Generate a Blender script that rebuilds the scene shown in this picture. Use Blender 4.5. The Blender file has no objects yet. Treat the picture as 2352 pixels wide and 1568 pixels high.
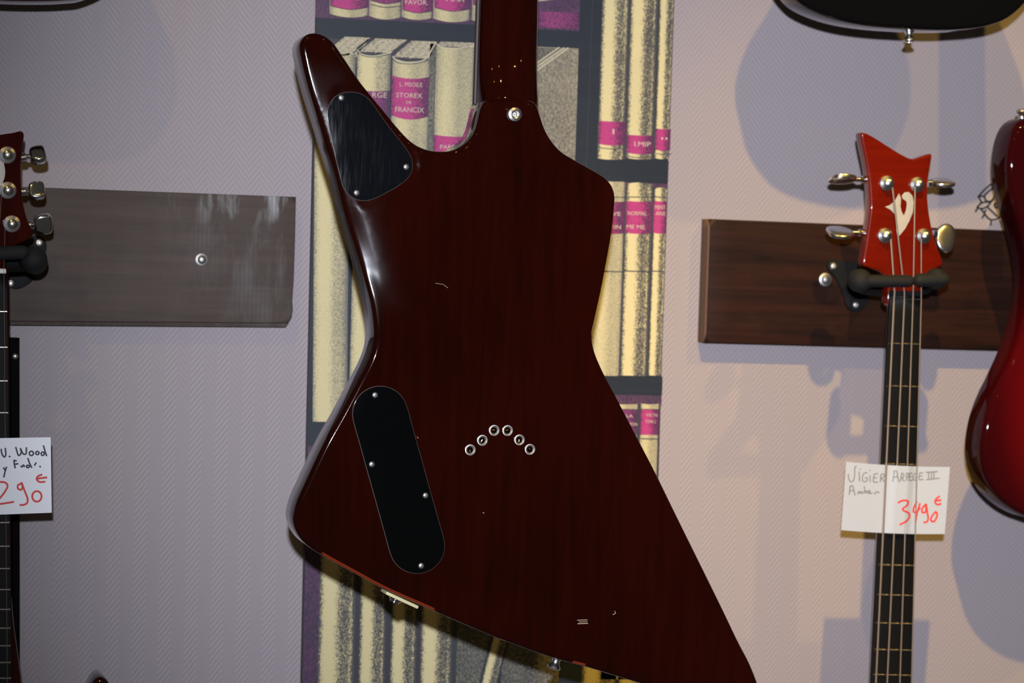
import bpy, bmesh, math, random
import numpy as np
from mathutils import Vector, Matrix, geometry

random.seed(7)
sc = bpy.context.scene
COL = sc.collection
IW, IH = 2352, 1568
FPX = 5270.0                      # 50 mm lens on a 22.3 mm wide sensor

# ------------------------------------------------------------------ camera
yaw, pit, rol = math.radians(16.1), math.radians(-1.96), math.radians(1.68)
FWD = Vector((math.sin(yaw) * math.cos(pit), math.cos(yaw) * math.cos(pit), math.sin(pit)))
_R = Vector((math.cos(yaw), -math.sin(yaw), 0))
_U = _R.cross(FWD)
RGT = _R * math.cos(rol) + _U * math.sin(rol)
UPV = -_R * math.sin(rol) + _U * math.cos(rol)


def ray(px, py):
    return FWD + RGT * ((px - IW / 2) / FPX) - UPV * ((py - IH / 2) / FPX)


CAM = Vector((0.0, -2.635 * ray(2050, 1100).y, 1.55))
cd = bpy.data.cameras.new('camera')
cd.sensor_fit = 'HORIZONTAL'
cd.sensor_width = 22.3
cd.lens = 22.3 * FPX / IW
cd.clip_start = 0.05
cam = bpy.data.objects.new('camera', cd)
COL.objects.link(cam)
m = Matrix((RGT, UPV, -FWD)).transposed().to_4x4()
m.translation = CAM
cam.matrix_world = m
sc.camera = cam
cd.dof.use_dof = True
cd.dof.focus_distance = 2.16
cd.dof.aperture_fstop = 4.2


def P(px, py, off):
    """photo pixel -> point on the plane `off` metres in front of the wall"""
    d = ray(px, py)
    return CAM + d * ((-off - CAM.y) / d.y)


# ------------------------------------------------------------------ world and lights
w = bpy.data.worlds.new('dim_shop')
sc.world = w
w.use_nodes = True
w.node_tree.nodes['Background'].inputs[0].default_value = (1.0, 0.92, 0.80, 1)
w.node_tree.nodes['Background'].inputs[1].default_value = 0.032
sc.view_settings.view_transform = 'Standard'
sc.view_settings.look = 'None'
sc.view_settings.exposure = 0.0
sc.view_settings.gamma = 1.0
sc.view_settings.use_curve_mapping = False


def lamp(name, kind, loc, power, col, target=None, size=0.03, cone=None, blend=1.0):
    l = bpy.data.lights.new(name, kind)
    l.energy = power
    l.color = col
    if kind == 'AREA':
        l.shape = 'RECTANGLE'
        l.size, l.size_y = size
    else:
        l.shadow_soft_size = size
    if cone:
        l.spot_size = math.radians(cone)
        l.spot_blend = blend
    o = bpy.data.objects.new(name, l)
    COL.objects.link(o)
    o.location = loc
    if target is not None:
        o.rotation_euler = (Vector(target) - Vector(loc)).to_track_quat('-Z', 'Y').to_euler()
    return o


FLASH_COL = (0.83, 0.88, 1.0)
WARM = (1.0, 0.64, 0.13)
FL = CAM + UPV * 0.135 - FWD * 0.12
lamp('camera_flash', 'SPOT', FL, 315, FLASH_COL, P(1850, 660, 0), 0.016, 49.5, 1.0)
T1 = P(1850, 1000, 0)
lamp('ceiling_spot', 'SPOT', T1 + Vector((-0.60, -1.95, 2.20)), 345, WARM, P(2160, 1400, 0), 0.026, 25.5, 1.0)
T2 = P(2000, 600, 0)
lamp('ceiling_spot', 'SPOT', T2 + Vector((0.80, -1.75, 2.0)), 90, WARM, P(2150, 600, 0), 0.03, 25, 1.0)
T3 = P(250, 700, 0)
lamp('ceiling_spot', 'SPOT', T3 + Vector((-0.75, -1.75, 1.9)), 32, WARM, P(500, 230, 0), 0.03, 19, 1.0)
for k, (x, y, z) in enumerate([(0.3, -3.6, 3.3), (1.6, -3.2, 3.2), (-1.1, -3.0, 3.2), (2.6, -4.2, 3.2)]):
    lamp('ceiling_bulb', 'POINT', (x, y, z), 3.5, WARM, size=0.04)

# ------------------------------------------------------------------ helpers
WM = {}


def meta(o, label=None, cat=None, group=None, kind=None):
    if label: o['label'] = label
    if cat: o['category'] = cat
    if group: o['group'] = group
    if kind: o['kind'] = kind
    return o


def thing(name, label, cat, loc, group=None):
    o = bpy.data.objects.new(name, None)
    o.empty_display_size = 0.03
    COL.objects.link(o)
    o.location = loc
    WM[o] = Matrix.Translation(Vector(loc))
    return meta(o, label, cat, group)


def add(name, bm, mats, parent=None, mw=None, smooth=35, recalc=True, label=None):
    """bm in world coordinates (mw None) or local ones placed by matrix mw"""
    if recalc:
        bmesh.ops.recalc_face_normals(bm, faces=bm.faces)
    if mw is None:
        org = WM[parent].translation.copy() if parent else Vector((0, 0, 0))
        bmesh.ops.translate(bm, verts=bm.verts, vec=-org)
        mw = Matrix.Translation(org)
    me = bpy.data.meshes.new(name)
    bm.to_mesh(me)
    bm.free()
    if not isinstance(mats, (list, tuple)):
        mats = [mats]
    for x in mats:
        me.materials.append(x)
    if smooth:
        me.shade_smooth()
        me.set_sharp_from_angle(angle=math.radians(smooth))
    o = bpy.data.objects.new(name, me)
    COL.objects.link(o)
    WM[o] = mw
    if parent:
        o.parent = parent
        o.matrix_local = WM[parent].inverted() @ mw
    else:
        o.matrix_world = mw
    if label: o['label'] = label
    return o


def copy_part(src, parent, mw):
    o = src.copy()
    COL.objects.link(o)
    WM[o] = mw
    o.parent = parent
    o.matrix_local = WM[parent].inverted() @ mw
    return o


def axis_mat(loc, axis, spin=0.0):
    q = Vector((0, 0, 1)).rotation_difference(Vector(axis).normalized())
    return Matrix.Translation(loc) @ q.to_matrix().to_4x4() @ Matrix.Rotation(spin, 4, 'Z')


OUT = Vector((0, -1, 0))          # out of the wall, towards the room


def catmull(pts, step, closed=True):
    pts = [np.array(p, float) for p in pts]
    n = len(pts)
    out = []
    rng = range(n) if closed else range(n - 1)
    for i in rng:
        if closed:
            a, b, c, d = pts[i - 1], pts[i], pts[(i + 1) % n], pts[(i + 2) % n]
        else:
            b, c = pts[i], pts[i + 1]
            a = pts[i - 1] if i > 0 else 2 * b - c
            d = pts[i + 2] if i + 2 < n else 2 * c - b
        # centripetal
        t0 = 0.0
        t1 = t0 + max(np.linalg.norm(b - a), 1e-9) ** 0.5
        t2 = t1 + max(np.linalg.norm(c - b), 1e-9) ** 0.5
        t3 = t2 + max(np.linalg.norm(d - c), 1e-9) ** 0.5
        k = max(1, int(math.ceil(np.linalg.norm(c - b) / step)))
        for j in range(k):
            t = t1 + (t2 - t1) * j / k
            A1 = (t1 - t) / (t1 - t0) * a + (t - t0) / (t1 - t0) * b
            A2 = (t2 - t) / (t2 - t1) * b + (t - t1) / (t2 - t1) * c
            A3 = (t3 - t) / (t3 - t2) * c + (t - t2) / (t3 - t2) * d
            B1 = (t2 - t) / (t2 - t0) * A1 + (t - t0) / (t2 - t0) * A2
            B2 = (t3 - t) / (t3 - t1) * A2 + (t - t1) / (t3 - t1) * A3
            out.append((t2 - t) / (t2 - t1) * B1 + (t - t1) / (t2 - t1) * B2)
    if not closed:
        out.append(pts[-1])
    return np.array(out)


def pxz(pts, off):
    return [((v := P(x, y, off)).x, v.z) for x, y in pts]


def seg_dist(Q, poly):
    """distance of points Q (n,2) to closed polygon"""
    A = poly
    B = np.roll(poly, -1, axis=0)
    AB = B - A
    L2 = (AB ** 2).sum(1) + 1e-18
    best = np.full(len(Q), 1e9)
    for s in range(0, len(Q), 400):
        q = Q[s:s + 400]
        d = q[:, None, :] - A[None]
        t = np.clip((d * AB[None]).sum(2) / L2[None], 0, 1)
        r = d - t[:, :, None] * AB[None]
        best[s:s + 400] = np.sqrt((r ** 2).sum(2)).min(1)
    return best


def inside(Q, poly):
    x, y = Q[:, 0][:, None], Q[:, 1][:, None]
    A, B = poly, np.roll(poly, -1, axis=0)
    c = ((A[:, 1][None] > y) != (B[:, 1][None] > y)) & (
        x < (B[:, 0] - A[:, 0])[None] * (y - A[:, 1][None]) / ((B[:, 1] - A[:, 1])[None] + 1e-15) + A[:, 0][None])
    return c.sum(1) % 2 == 1


def sstep(a, b, x):
    t = np.clip((x - a) / (b - a), 0, 1)
    return t * t * (3 - 2 * t)


def slab(poly, yfront, thick, r=0.004, back_r=None, grid=0.012, hfun=None, rings=None, extra=None):
    """solid with outline poly (x,z), room-side face at y=yfront, rounded by r, going `thick` towards the wall"""
    poly = np.array(poly, float)
    area = 0.5 * np.sum(poly[:, 0] * np.roll(poly[:, 1], -1) - np.roll(poly[:, 0], -1) * poly[:, 1])
    if area < 0:
        poly = poly[::-1]
    n = len(poly)
    tan = np.roll(poly, -1, axis=0) - np.roll(poly, 1, axis=0)
    tan /= np.linalg.norm(tan, axis=1)[:, None] + 1e-12
    nin = np.stack([-tan[:, 1], tan[:, 0]], 1)
    if rings is None:
        rings = [r * f for f in (0.08, 0.3, 0.62, 1.0)]
    pts = [poly]
    for d in rings:
        q = poly + nin * d
        ok = inside(q, poly)
        q = q[ok]
        q = q[seg_dist(q, poly) > d * 0.93]
        pts.append(q)
    lo, hi = poly.min(0), poly.max(0)
    gx, gz = np.meshgrid(np.arange(lo[0], hi[0], grid), np.arange(lo[1], hi[1], grid))
    g = np.stack([gx.ravel(), gz.ravel()], 1) + np.random.RandomState(1).uniform(-.15, .15, (gx.size, 2)) * grid
    g = g[inside(g, poly)]
    g = g[seg_dist(g, poly) > max(rings) + grid * 0.4]
    pts.append(g)
    if extra is not None:
        q = extra[inside(extra, poly)]
        pts.append(q[seg_dist(q, poly) > 0.0012])
    A = np.concatenate(pts)
    S = 1000.0
    vs = [Vector((p[0] * S, p[1] * S)) for p in A]
    es = [(i, (i + 1) % n) for i in range(n)]
    ov, oe, of, orig, _, _ = geometry.delaunay_2d_cdt(vs, es, [list(range(n))], 1, 1e-4)
    V2 = np.array([(v.x / S, v.y / S) for v in ov])
    d = seg_dist(V2, poly)
    mp = {}
    for k, lst in enumerate(orig):
        for i in lst:
            if i < n:
                mp[i] = k
                d[k] = 0.0
    dd = np.minimum(d, r)
    h = r - np.sqrt(np.maximum(r * r - (r - dd) ** 2, 0))
    if hfun is not None:
        h = h + hfun(V2, d)
    bm = bmesh.new()
    bv = [bm.verts.new((V2[k, 0], yfront + h[k], V2[k, 1])) for k in range(len(V2))]
    for f in of:
        try:
            bm.faces.new([bv[k] for k in f])
        except ValueError:
            pass
    top = [bv[mp[i]] for i in range(n)]
    br = r if back_r is None else back_r
    prev = top
    for ins, y in ((0.0, yfront + thick - br), (br * 0.3, yfront + thick - br * 0.3), (br, yfront + thick)):
        cur = [bm.verts.new((poly[i, 0] + nin[i, 0] * ins, y, poly[i, 1] + nin[i, 1] * ins)) for i in range(n)]
        for i in range(n):
            j = (i + 1) % n
            if prev[i] is not prev[j]:
                bm.faces.new((prev[i], prev[j], cur[j], cur[i]))
        prev = cur
    bm.faces.new(prev[::-1])
    return bm


def box(c, s, bev=0.0, mw=None):
    bm = bmesh.new()
    bmesh.ops.create_cube(bm, size=1)
    bmesh.ops.scale(bm, vec=s, verts=bm.verts)
    if bev:
        bmesh.ops.bevel(bm, geom=list(bm.edges), offset=bev, segments=2, profile=0.6, affect='EDGES')
    bmesh.ops.translate(bm, vec=c, verts=bm.verts)
    if mw is not None:
        bm.transform(mw)
    return bm


def join(*bms):
    out = bmesh.new()
    for b in bms:
        me = bpy.data.meshes.new('tmp')
        b.to_mesh(me)
        b.free()
        out.from_mesh(me)
        bpy.data.meshes.remove(me)
    return out


def lathe(prof, n=32, cap=True):
    bm = bmesh.new()
    rows = []
    for r, h in prof:
        if r < 1e-7:
            rows.append([bm.verts.new((0, 0, h))])
        else:
            rows.append([bm.verts.new((r * math.cos(2 * math.pi * k / n), r * math.sin(2 * math.pi * k / n), h)) for k in range(n)])
    for a, b in zip(rows, rows[1:]):
        for k in range(n):
            j = (k + 1) % n
            if len(a) == 1 and len(b) > 1:
                bm.faces.new((a[0], b[j], b[k]))
            elif len(b) == 1 and len(a) > 1:
                bm.faces.new((a[k], a[j], b[0]))
            elif len(a) > 1:
                bm.faces.new((a[k], a[j], b[j], b[k]))
    if cap and len(rows[0]) > 1:
        bm.faces.new(rows[0][::-1])
    if cap and len(rows[-1]) > 1:
        bm.faces.new(rows[-1])
    return bm


def tube(pts, rad, n=12, flat=None):
    """swept round (or flattened: flat=(sx along side, sy along y)) tube with capped, rounded ends"""
    pts = [Vector(p) for p in pts]
    if not isinstance(rad, (list, tuple)):
        rad = [rad] * len(pts)
    bm = bmesh.new()
    rows = []
    for i, p in enumerate(pts):
        t = (pts[min(i + 1, len(pts) - 1)] - pts[max(i - 1, 0)]).normalized()
        ref = Vector((0, -1, 0)) if abs(t.y) < 0.9 else Vector((0, 0, 1))
        a = t.cross(ref).normalized()
        b = a.cross(t).normalized()
        row = []
        for k in range(n):
            c, s = math.cos(2 * math.pi * k / n), math.sin(2 * math.pi * k / n)
            if flat:
                row.append(bm.verts.new(p + a * (c * rad[i] * flat[0]) + b * (s * rad[i] * flat[1])))
            else:
                row.append(bm.verts.new(p + a * (c * rad[i]) + b * (s * rad[i])))
        rows.append(row)
    for a, b in zip(rows, rows[1:]):
        for k in range(n):
            j = (k + 1) % n
            bm.faces.new((a[k], a[j], b[j], b[k]))
    bm.faces.new(rows[0][::-1])
    bm.faces.new(rows[-1])
    return bm


def capsule(a, b, r, n=20, flat=None):
    a, b = Vector(a), Vector(b)
    d = (b - a).normalized()
    pts, rad = [], []
    for k in range(6):
        th = math.pi / 2 * k / 5
        pts.append(a - d * r * math.cos(th) if k else a - d * r * 0.999)
        rad.append(max(r * math.sin(th), r * 0.05))
    for k in range(6):
        th = math.pi / 2 * k / 5
        pts.append(b + d * r * math.sin(th))
        rad.append(max(r * math.cos(th), r * 0.05))
    return tube(pts, rad, n, flat)


def ellipse_pts(cx, cy, rx, ry, n=16, rot=0):
    return [(cx + rx * math.cos(2 * math.pi * k / n) * math.cos(rot) - ry * math.sin(2 * math.pi * k / n) * math.sin(rot),
             cy + rx * math.cos(2 * math.pi * k / n) * math.sin(rot) + ry * math.sin(2 * math.pi * k / n) * math.cos(rot)) for k in range(n + 1)]


# ------------------------------------------------------------------ materials
def mat(name, col, rough=0.5, metal=0.0, coat=0.0, coat_r=0.03, spec=0.5):
    m_ = bpy.data.materials.new(name)
    m_.use_nodes = True
    b = m_.node_tree.nodes['Principled BSDF']
    b.inputs['Base Color'].default_value = (*col, 1)
    b.inputs['Roughness'].default_value = rough
    b.inputs['Metallic'].default_value = metal
    b.inputs['Coat Weight'].default_value = coat
    b.inputs['Coat Roughness'].default_value = coat_r
    b.inputs['Specular IOR Level'].default_value = spec
    return m_


class N:
    """tiny node-building helper"""
    def __init__(s, m_):
        s.t = m_.node_tree
        s.b = s.t.nodes['Principled BSDF']

    def new(s, typ, **kw):
        n = s.t.nodes.new(typ)
        for k, v in kw.items():
            setattr(n, k, v)
        return n

    def put(s, sock, v):
        if hasattr(v, 'is_output'):
            s.t.links.new(v, sock)
        else:
            sock.default_value = v

    def math(s, op, a, b=0.0, c=0.0, clamp=False):
        n = s.new('ShaderNodeMath', operation=op, use_clamp=clamp)
        s.put(n.inputs[0], a); s.put(n.inputs[1], b); s.put(n.inputs[2], c)
        return n.outputs[0]

    def noise(s, vec, scale, detail=2.0, rough=0.5, dist=0.0):
        n = s.new('ShaderNodeTexNoise')
        s.put(n.inputs['Vector'], vec)
        n.inputs['Scale'].default_value = scale
        n.inputs['Detail'].default_value = detail
        n.inputs['Roughness'].default_value = rough
        n.inputs['Distortion'].default_value = dist
        return n.outputs['Fac']

    def mapping(s, vec, scale=(1, 1, 1), loc=(0, 0, 0), rot=(0, 0, 0)):
        n = s.new('ShaderNodeMapping')
        s.put(n.inputs['Vector'], vec)
        n.inputs['Scale'].default_value = scale
        n.inputs['Location'].default_value = loc
        n.inputs['Rotation'].default_value = rot
        return n.outputs[0]

    def coord(s, which='Object'):
        return s.new('ShaderNodeTexCoord').outputs[which]

    def sep(s, v):
        n = s.new('ShaderNodeSeparateXYZ')
        s.put(n.inputs[0], v)
        return n.outputs

    def ramp(s, fac, stops, interp='LINEAR'):
        n = s.new('ShaderNodeValToRGB')
        s.put(n.inputs[0], fac)
        e = n.color_ramp.elements
        n.color_ramp.interpolation = interp
        while len(e) < len(stops):
            e.new(0.5)
        for el, (p, c) in zip(e, stops):
            el.position = p
            el.color = (c, c, c, 1) if isinstance(c, (int, float)) else (*c, 1)
        return n.outputs[0]

    def mix(s, fac, a, b, typ='MIX'):
        n = s.new('ShaderNodeMix', data_type='RGBA', blend_type=typ)
        s.put(n.inputs[0], fac)
        s.put(n.inputs[6], a if hasattr(a, 'is_output') else (*a, 1))
        s.put(n.inputs[7], b if hasattr(b, 'is_output') else (*b, 1))
        return n.outputs[2]

    def bump(s, h, strength=0.3, dist=0.001):
        n = s.new('ShaderNodeBump')
        n.inputs['Strength'].default_value = strength
        n.inputs['Distance'].default_value = dist
        s.put(n.inputs['Height'], h)
        s.put(s.b.inputs['Normal'], n.outputs[0])
        return n.outputs[0]

    def color(s, v):
        s.put(s.b.inputs['Base Color'], v)


M = {}
# wall: embossed herringbone paper
M['wall'] = mat('herringbone_wallpaper', (0.40, 0.345, 0.365), 0.55, spec=0.3)
k = N(M['wall'])
x, y, z = k.sep(k.coord())
tri = k.math('PINGPONG', x, 0.01375)
ph = k.math('ADD', k.math('MULTIPLY', z, 2 * math.pi / 0.0068), k.math('MULTIPLY', tri, 2 * math.pi * 1.25 / 0.0068))
hgt = k.math('SINE', ph)
fine = k.noise(k.coord(), 900, 2)
k.bump(k.math('ADD', hgt, k.math('MULTIPLY', fine, 0.5)), 0.24, 0.0006)
cl = k.noise(k.coord(), 3.0, 3)
k.color(k.mix(cl, (0.312, 0.272, 0.287), (0.344, 0.294, 0.309)))

M['chrome'] = mat('polished_chrome', (0.80, 0.80, 0.82), 0.12, 1.0)
M['bolt'] = mat('zinc_bolt', (0.50, 0.49, 0.47), 0.5, 1.0)
M['tuner'] = mat('tuner_chrome', (0.80, 0.79, 0.78), 0.24, 1.0)
M['button'] = mat('strap_button_steel', (0.82, 0.81, 0.80), 0.28, 1.0)
M['nickel'] = mat('nickel', (0.78, 0.75, 0.70), 0.38, 1.0)
M['screw'] = mat('screw_steel', (0.75, 0.73, 0.70), 0.4, 1.0)
M['brass'] = mat('brass', (0.75, 0.52, 0.22), 0.22, 1.0)
M['cavity'] = mat('dark_hollow', (0.09, 0.07, 0.05), 0.45)
M['gold'] = mat('gold_plated', (0.85, 0.6, 0.28), 0.2, 1.0)
M['rubber'] = mat('black_rubber_foam', (0.010, 0.010, 0.010), 0.75, spec=0.25)
M['blackmetal'] = mat('black_powder_coat', (0.008, 0.0085, 0.009), 0.6, spec=0.12)
M['matt_black'] = mat('matt_black_paint', (0.003, 0.003, 0.003), 0.8, spec=0.05)
M['ebony'] = mat('ebony', (0.005, 0.0048, 0.0048), 0.55, spec=0.12)
M['rosewood'] = mat('rosewood', (0.03, 0.014, 0.009), 0.5)
M['binding'] = mat('cream_binding', (0.72, 0.60, 0.36), 0.35)
M['string'] = mat('wound_string', (0.34, 0.25, 0.18), 0.42, 0.75)
M['fret'] = mat('fret_wire', (0.62, 0.58, 0.52), 0.22, 1.0)
M['cream'] = mat('cream_plastic', (0.60, 0.52, 0.28), 0.3)
M['nut'] = mat('bone_nut', (0.72, 0.68, 0.62), 0.4)
M['pearl'] = mat('white_inlay', (0.40, 0.37, 0.32), 0.3, coat=0.3)
M['black_gloss'] = mat('black_gloss_lacquer', (0.0025, 0.0025, 0.003), 0.3, coat=1.0, coat_r=0.02, spec=0.0)
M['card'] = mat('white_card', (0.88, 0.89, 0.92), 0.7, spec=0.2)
M['card_dimmed'] = mat('white_card', (0.435, 0.46, 0.52), 0.7, spec=0.2)  # same white card, its colour dimmed to offset the warm spot's light
M['ink_black'] = mat('black_marker', (0.025, 0.03, 0.04), 0.6)
M['ink_grey'] = mat('grey_ballpoint', (0.20, 0.20, 0.20), 0.6)
M['ink_red'] = mat('red_marker', (0.66, 0.045, 0.03), 0.6)
M['sticker'] = mat('black_sticker_vinyl', (0.012, 0.018, 0.016), 0.5)


def lacquered_wood(name, c0, c1, scale=(60, 60, 5), rough=0.22, coat_r=0.045, spec=0.1):
    m_ = mat(name, c0, rough, coat=1.0, coat_r=coat_r, spec=spec)
    k = N(m_)
    co = k.coord()
    a = k.noise(k.mapping(co, scale), 1.6, 5, 0.6, 0.4)
    b = k.noise(co, 7, 2)
    f = k.math('ADD', k.math('MULTIPLY', a, 0.75), k.math('MULTIPLY', b, 0.55))
    k.color(k.mix(k.ramp(f, [(0.42, 0.0), (0.85, 1.0)]), c0, c1))
    return m_


M['mahogany'] = lacquered_wood('mahogany_lacquer', (0.0075, 0.0005, 0.0001), (0.0165, 0.0011, 0.0002), spec=0.0, coat_r=0.04)
k = N(M['mahogany'])
wob = k.noise(k.coord(), 16, 2)
bn = k.bump(wob, 0.05, 0.004)
k.t.links.new(bn, k.b.inputs['Coat Normal'])
# the lacquer is dulled by handling along the outer edge of the upper horn
GC = P(1200, 900, 0.35)
DA, DB = P(742, 230, 0.38) - GC, P(842, 650, 0.38) - GC
DL = math.hypot(DB.x - DA.x, DB.z - DA.z)
DU = ((DB.x - DA.x) / DL, (DB.z - DA.z) / DL)
x, y, z = k.sep(k.coord())
rx, rz = k.math('SUBTRACT', x, DA.x), k.math('SUBTRACT', z, DA.z)
al = k.math('ADD', k.math('MULTIPLY', rx, DU[0]), k.math('MULTIPLY', rz, DU[1]))
ac = k.math('ABSOLUTE', k.math('SUBTRACT', k.math('MULTIPLY', rx, -DU[1]), k.math('MULTIPLY', rz, -DU[0])))
ex_ = k.math('MAXIMUM', k.math('SUBTRACT', 0.0, al), k.math('SUBTRACT', al, DL))
dist_ = k.math('MAXIMUM', ac, ex_)
k.put(k.b.inputs['Coat Roughness'], k.ramp(k.math('MULTIPLY', dist_, 10.0), [(0.0, 0.19), (0.2, 0.16), (0.5, 0.04)]))
M['worn_edge'] = mat('worn_lacquer_edge', (0.21, 0.024, 0.005), 0.3, coat=0.6)
M['bare'] = mat('bare_wood_chip', (0.36, 0.27, 0.18), 0.7)
M['orange_wood'] = lacquered_wood('amber_stained_maple', (0.098, 0.0030, 0.0001), (0.140, 0.0058, 0.0003), (6, 6, 70), 0.3)
M['neck_wood'] = lacquered_wood('neck_side_wood', (0.05, 0.014, 0.008), (0.09, 0.025, 0.012))
M['cherry'] = lacquered_wood('dark_cherry_lacquer', (0.012, 0.0011, 0.0008), (0.036, 0.0030, 0.0020), coat_r=0.02, spec=0.0)

# cherry sunburst: dark rim fading to red heart
M['burst'] = mat('cherry_sunburst_lacquer', (0.1, 0, 0), 0.3, coat=0.55, coat_r=0.03, spec=0.0)
k = N(M['burst'])
x, y, z = k.sep(k.coord())
ddx = k.math('MULTIPLY', k.math('SUBTRACT', x, 0.0), 8.5)
ddz = k.math('MULTIPLY', k.math('SUBTRACT', z, 0.085), 5.6)
rr = k.math('SQRT', k.math('ADD', k.math('MULTIPLY', ddx, ddx), k.math('MULTIPLY', ddz, ddz)))
k.color(k.ramp(rr, [(0.10, (0.22, 0.003, 0.003)), (0.45, (0.105, 0.002, 0.003)), (0.80, (0.035, 0.0012, 0.002)), (1.0, (0.020, 0.0012, 0.002))]))

# scratched black plastic covers
M['cover'] = mat('black_plastic', (0.0012, 0.0014, 0.0015), 0.09, spec=0.4)
M['cover_edge'] = mat('cover_cut_edge', (0.16, 0.12, 0.11), 0.4)
M['cover_scratched'] = mat('scratched_black_plastic', (0.003, 0.0035, 0.005), 0.2, spec=0.6)
k = N(M['cover_scratched'])
co = k.mapping(k.coord(), (900, 900, 45), rot=(0, math.radians(-16), 0))
s1 = k.noise(co, 1.0, 3, 0.6)
wv = k.noise(k.mapping(k.coord(), (14, 14, 34), rot=(0, math.radians(20), 0)), 1.0, 2)
k.bump(k.math('ADD', k.math('MULTIPLY', s1, 0.12), k.math('MULTIPLY', wv, 4.0)), 0.10, 0.0011)
k.put(k.b.inputs['Roughness'], k.ramp(s1, [(0.35, 0.07), (0.75, 0.22)]))


def board_mat(name, c0, c1, rough, dust=0.0):
    m_ = mat(name, c0, rough, spec=0.2)
    k = N(m_)
    co = k.coord()
    g = k.noise(k.mapping(co, (3.2, 30, 46)), 1.0, 6, 0.62, 0.8)
    g2 = k.noise(k.mapping(co, (12, 200, 260)), 1.0, 3, 0.6)
    f = k.math('ADD', k.math('MULTIPLY', g, 0.8), k.math('MULTIPLY', g2, 0.25))
    c = k.mix(k.ramp(f, [(0.36, 0.0), (0.70, 1.0)]), c0, c1)
    if dust:
        # chalky scuffs across the saw marks near the top right end
        x, y, z = k.sep(co)
        saw = k.math('SINE', k.math('MULTIPLY', x, 2 * math.pi / 0.0045))
        blot = k.noise(k.mapping(co, (46, 10, 15)), 1.0, 4, 0.6, 0.5)
        right = k.ramp(x, [(0.02, 0.0), (0.13, 1.0)])
        topm = k.ramp(z, [(0.42, 0.12), (0.53, 1.0)])
        zz = k.math('ADD', k.math('MULTIPLY', z, 6.0), 0.5)
        topm = k.ramp(zz, [(0.25, 0.10), (0.72, 0.22), (0.83, 1.0)])
        d = k.math('MULTIPLY', k.math('MULTIPLY', k.ramp(blot, [(0.46, 0.0), (0.68, 1.0)]), right), topm)
        d = k.math('MULTIPLY', d, k.math('ADD', 0.8, k.math('MULTIPLY', saw, 0.2)))
        c = k.mix(d, c, (0.42, 0.43, 0.44))
        haze = k.math('MULTIPLY', k.noise(k.mapping(co, (30, 10, 6)), 1.0, 3), 0.22)
        c = k.mix(haze, c, (0.16, 0.14, 0.135))
    k.color(c)
    k.bump(f, 0.25, 0.0015)
    return m_


M['board_grey'] = board_mat('weathered_brown_board', (0.040, 0.027, 0.021), (0.076, 0.051, 0.040), 0.6, 1.0)
M['board_red'] = board_mat('walnut_stained_board', (0.008, 0.0027, 0.0013), (0.034, 0.0098, 0.0042), 0.5)
M['board_end'] = mat('sawn_end_grain', (0.13, 0.065, 0.036), 0.7)


# ---- printed bookcase panel
def printed(name, light, dark, stops, scale=520, soft=0.10, aniso=0.5, rough=0.5):
    """stippled two-colour print; tone across the width from ramp `stops` (0 light .. 1 dark)"""
    m_ = mat(name, light, rough, spec=0.35)
    k = N(m_)
    u = k.sep(k.coord('UV'))[0]
    tone = k.ramp(u, stops)
    co = k.coord()
    lo = k.noise(k.mapping(co, (1, 1, 0.35)), 26, 3)
    n = k.noise(k.mapping(co, (1, 1, aniso)), scale, 2.5, 0.7)
    th = k.math('ADD', tone, k.math('MULTIPLY', k.math('SUBTRACT', lo, 0.5), 0.40))
    d = k.math('SUBTRACT', k.math('ADD', k.math('MULTIPLY', th, 0.52), 0.24), n)
    f = k.math('ADD', k.math('MULTIPLY', d, 1.0 / soft), 0.5, clamp=True)
    k.color(k.mix(f, light, dark))
    return m_


CR, GR, DK = (0.635, 0.54, 0.285), (0.070, 0.067, 0.066), (0.045, 0.045, 0.05)
M['p_navy'] = mat('print_navy', (0.032, 0.041, 0.058), 0.5, spec=0.35)
k = N(M['p_navy'])
k.color(k.mix(k.noise(k.mapping(k.coord(), (6, 6, 120)), 1.0, 3), (0.010, 0.014, 0.022), (0.020, 0.026, 0.037)))
M['p_spine'] = printed('print_spine_smooth', CR, GR, [(0.0, 0.95), (0.08, 0.5), (0.20, 0.0), (0.34, 0.0), (0.56, 0.58), (0.66, 0.72), (0.80, 0.72), (0.90, 0.55), (0.97, 1.0)], 1050, 0.22, 0.45)
M['p_grain'] = printed('print_spine_grainy', CR, (0.15, 0.14, 0.12), [(0.0, 0.75), (0.10, 0.42), (0.25, 0.2), (0.4, 0.25), (0.62, 0.55), (0.85, 0.5), (0.95, 0.6), (1.0, 1.0)], 1000, 0.42, 0.8)
M['p_left'] = printed('print_spine_pale', CR, (0.15, 0.14, 0.12), [(0.0, 0.7), (0.10, 0.30), (0.22, 0.02), (0.42, 0.08), (0.60, 0.5), (0.82, 0.55), (0.93, 0.75), (0.97, 1.0)], 1050, 0.34, 0.7)
M['p_pages'] = printed('print_page_block', (0.38, 0.33, 0.225), (0.07, 0.066, 0.066), [(0.0, 0.55), (1.0, 0.5)], 620, 0.45, 0.55)
M['p_dpages'] = printed('print_dark_page_block', (0.30, 0.265, 0.18), (0.045, 0.05, 0.055), [(0.0, 0.7), (1.0, 0.66)], 700, 0.4, 0.45)
M['p_top'] = printed('print_page_edges', (0.50, 0.43, 0.29), (0.19, 0.165, 0.125), [(0.0, 0.5), (1.0, 0.42)], 300, 0.2, 3.0)
MG = (0.44, 0.042, 0.18)
M['p_mag'] = printed('print_magenta_label', MG, (0.09, 0.022, 0.075), [(0.0, 0.75), (0.12, 0.25), (0.35, 0.05), (0.55, 0.35), (0.8, 0.75), (1.0, 0.95)], 560, 0.3, 0.8)
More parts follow.
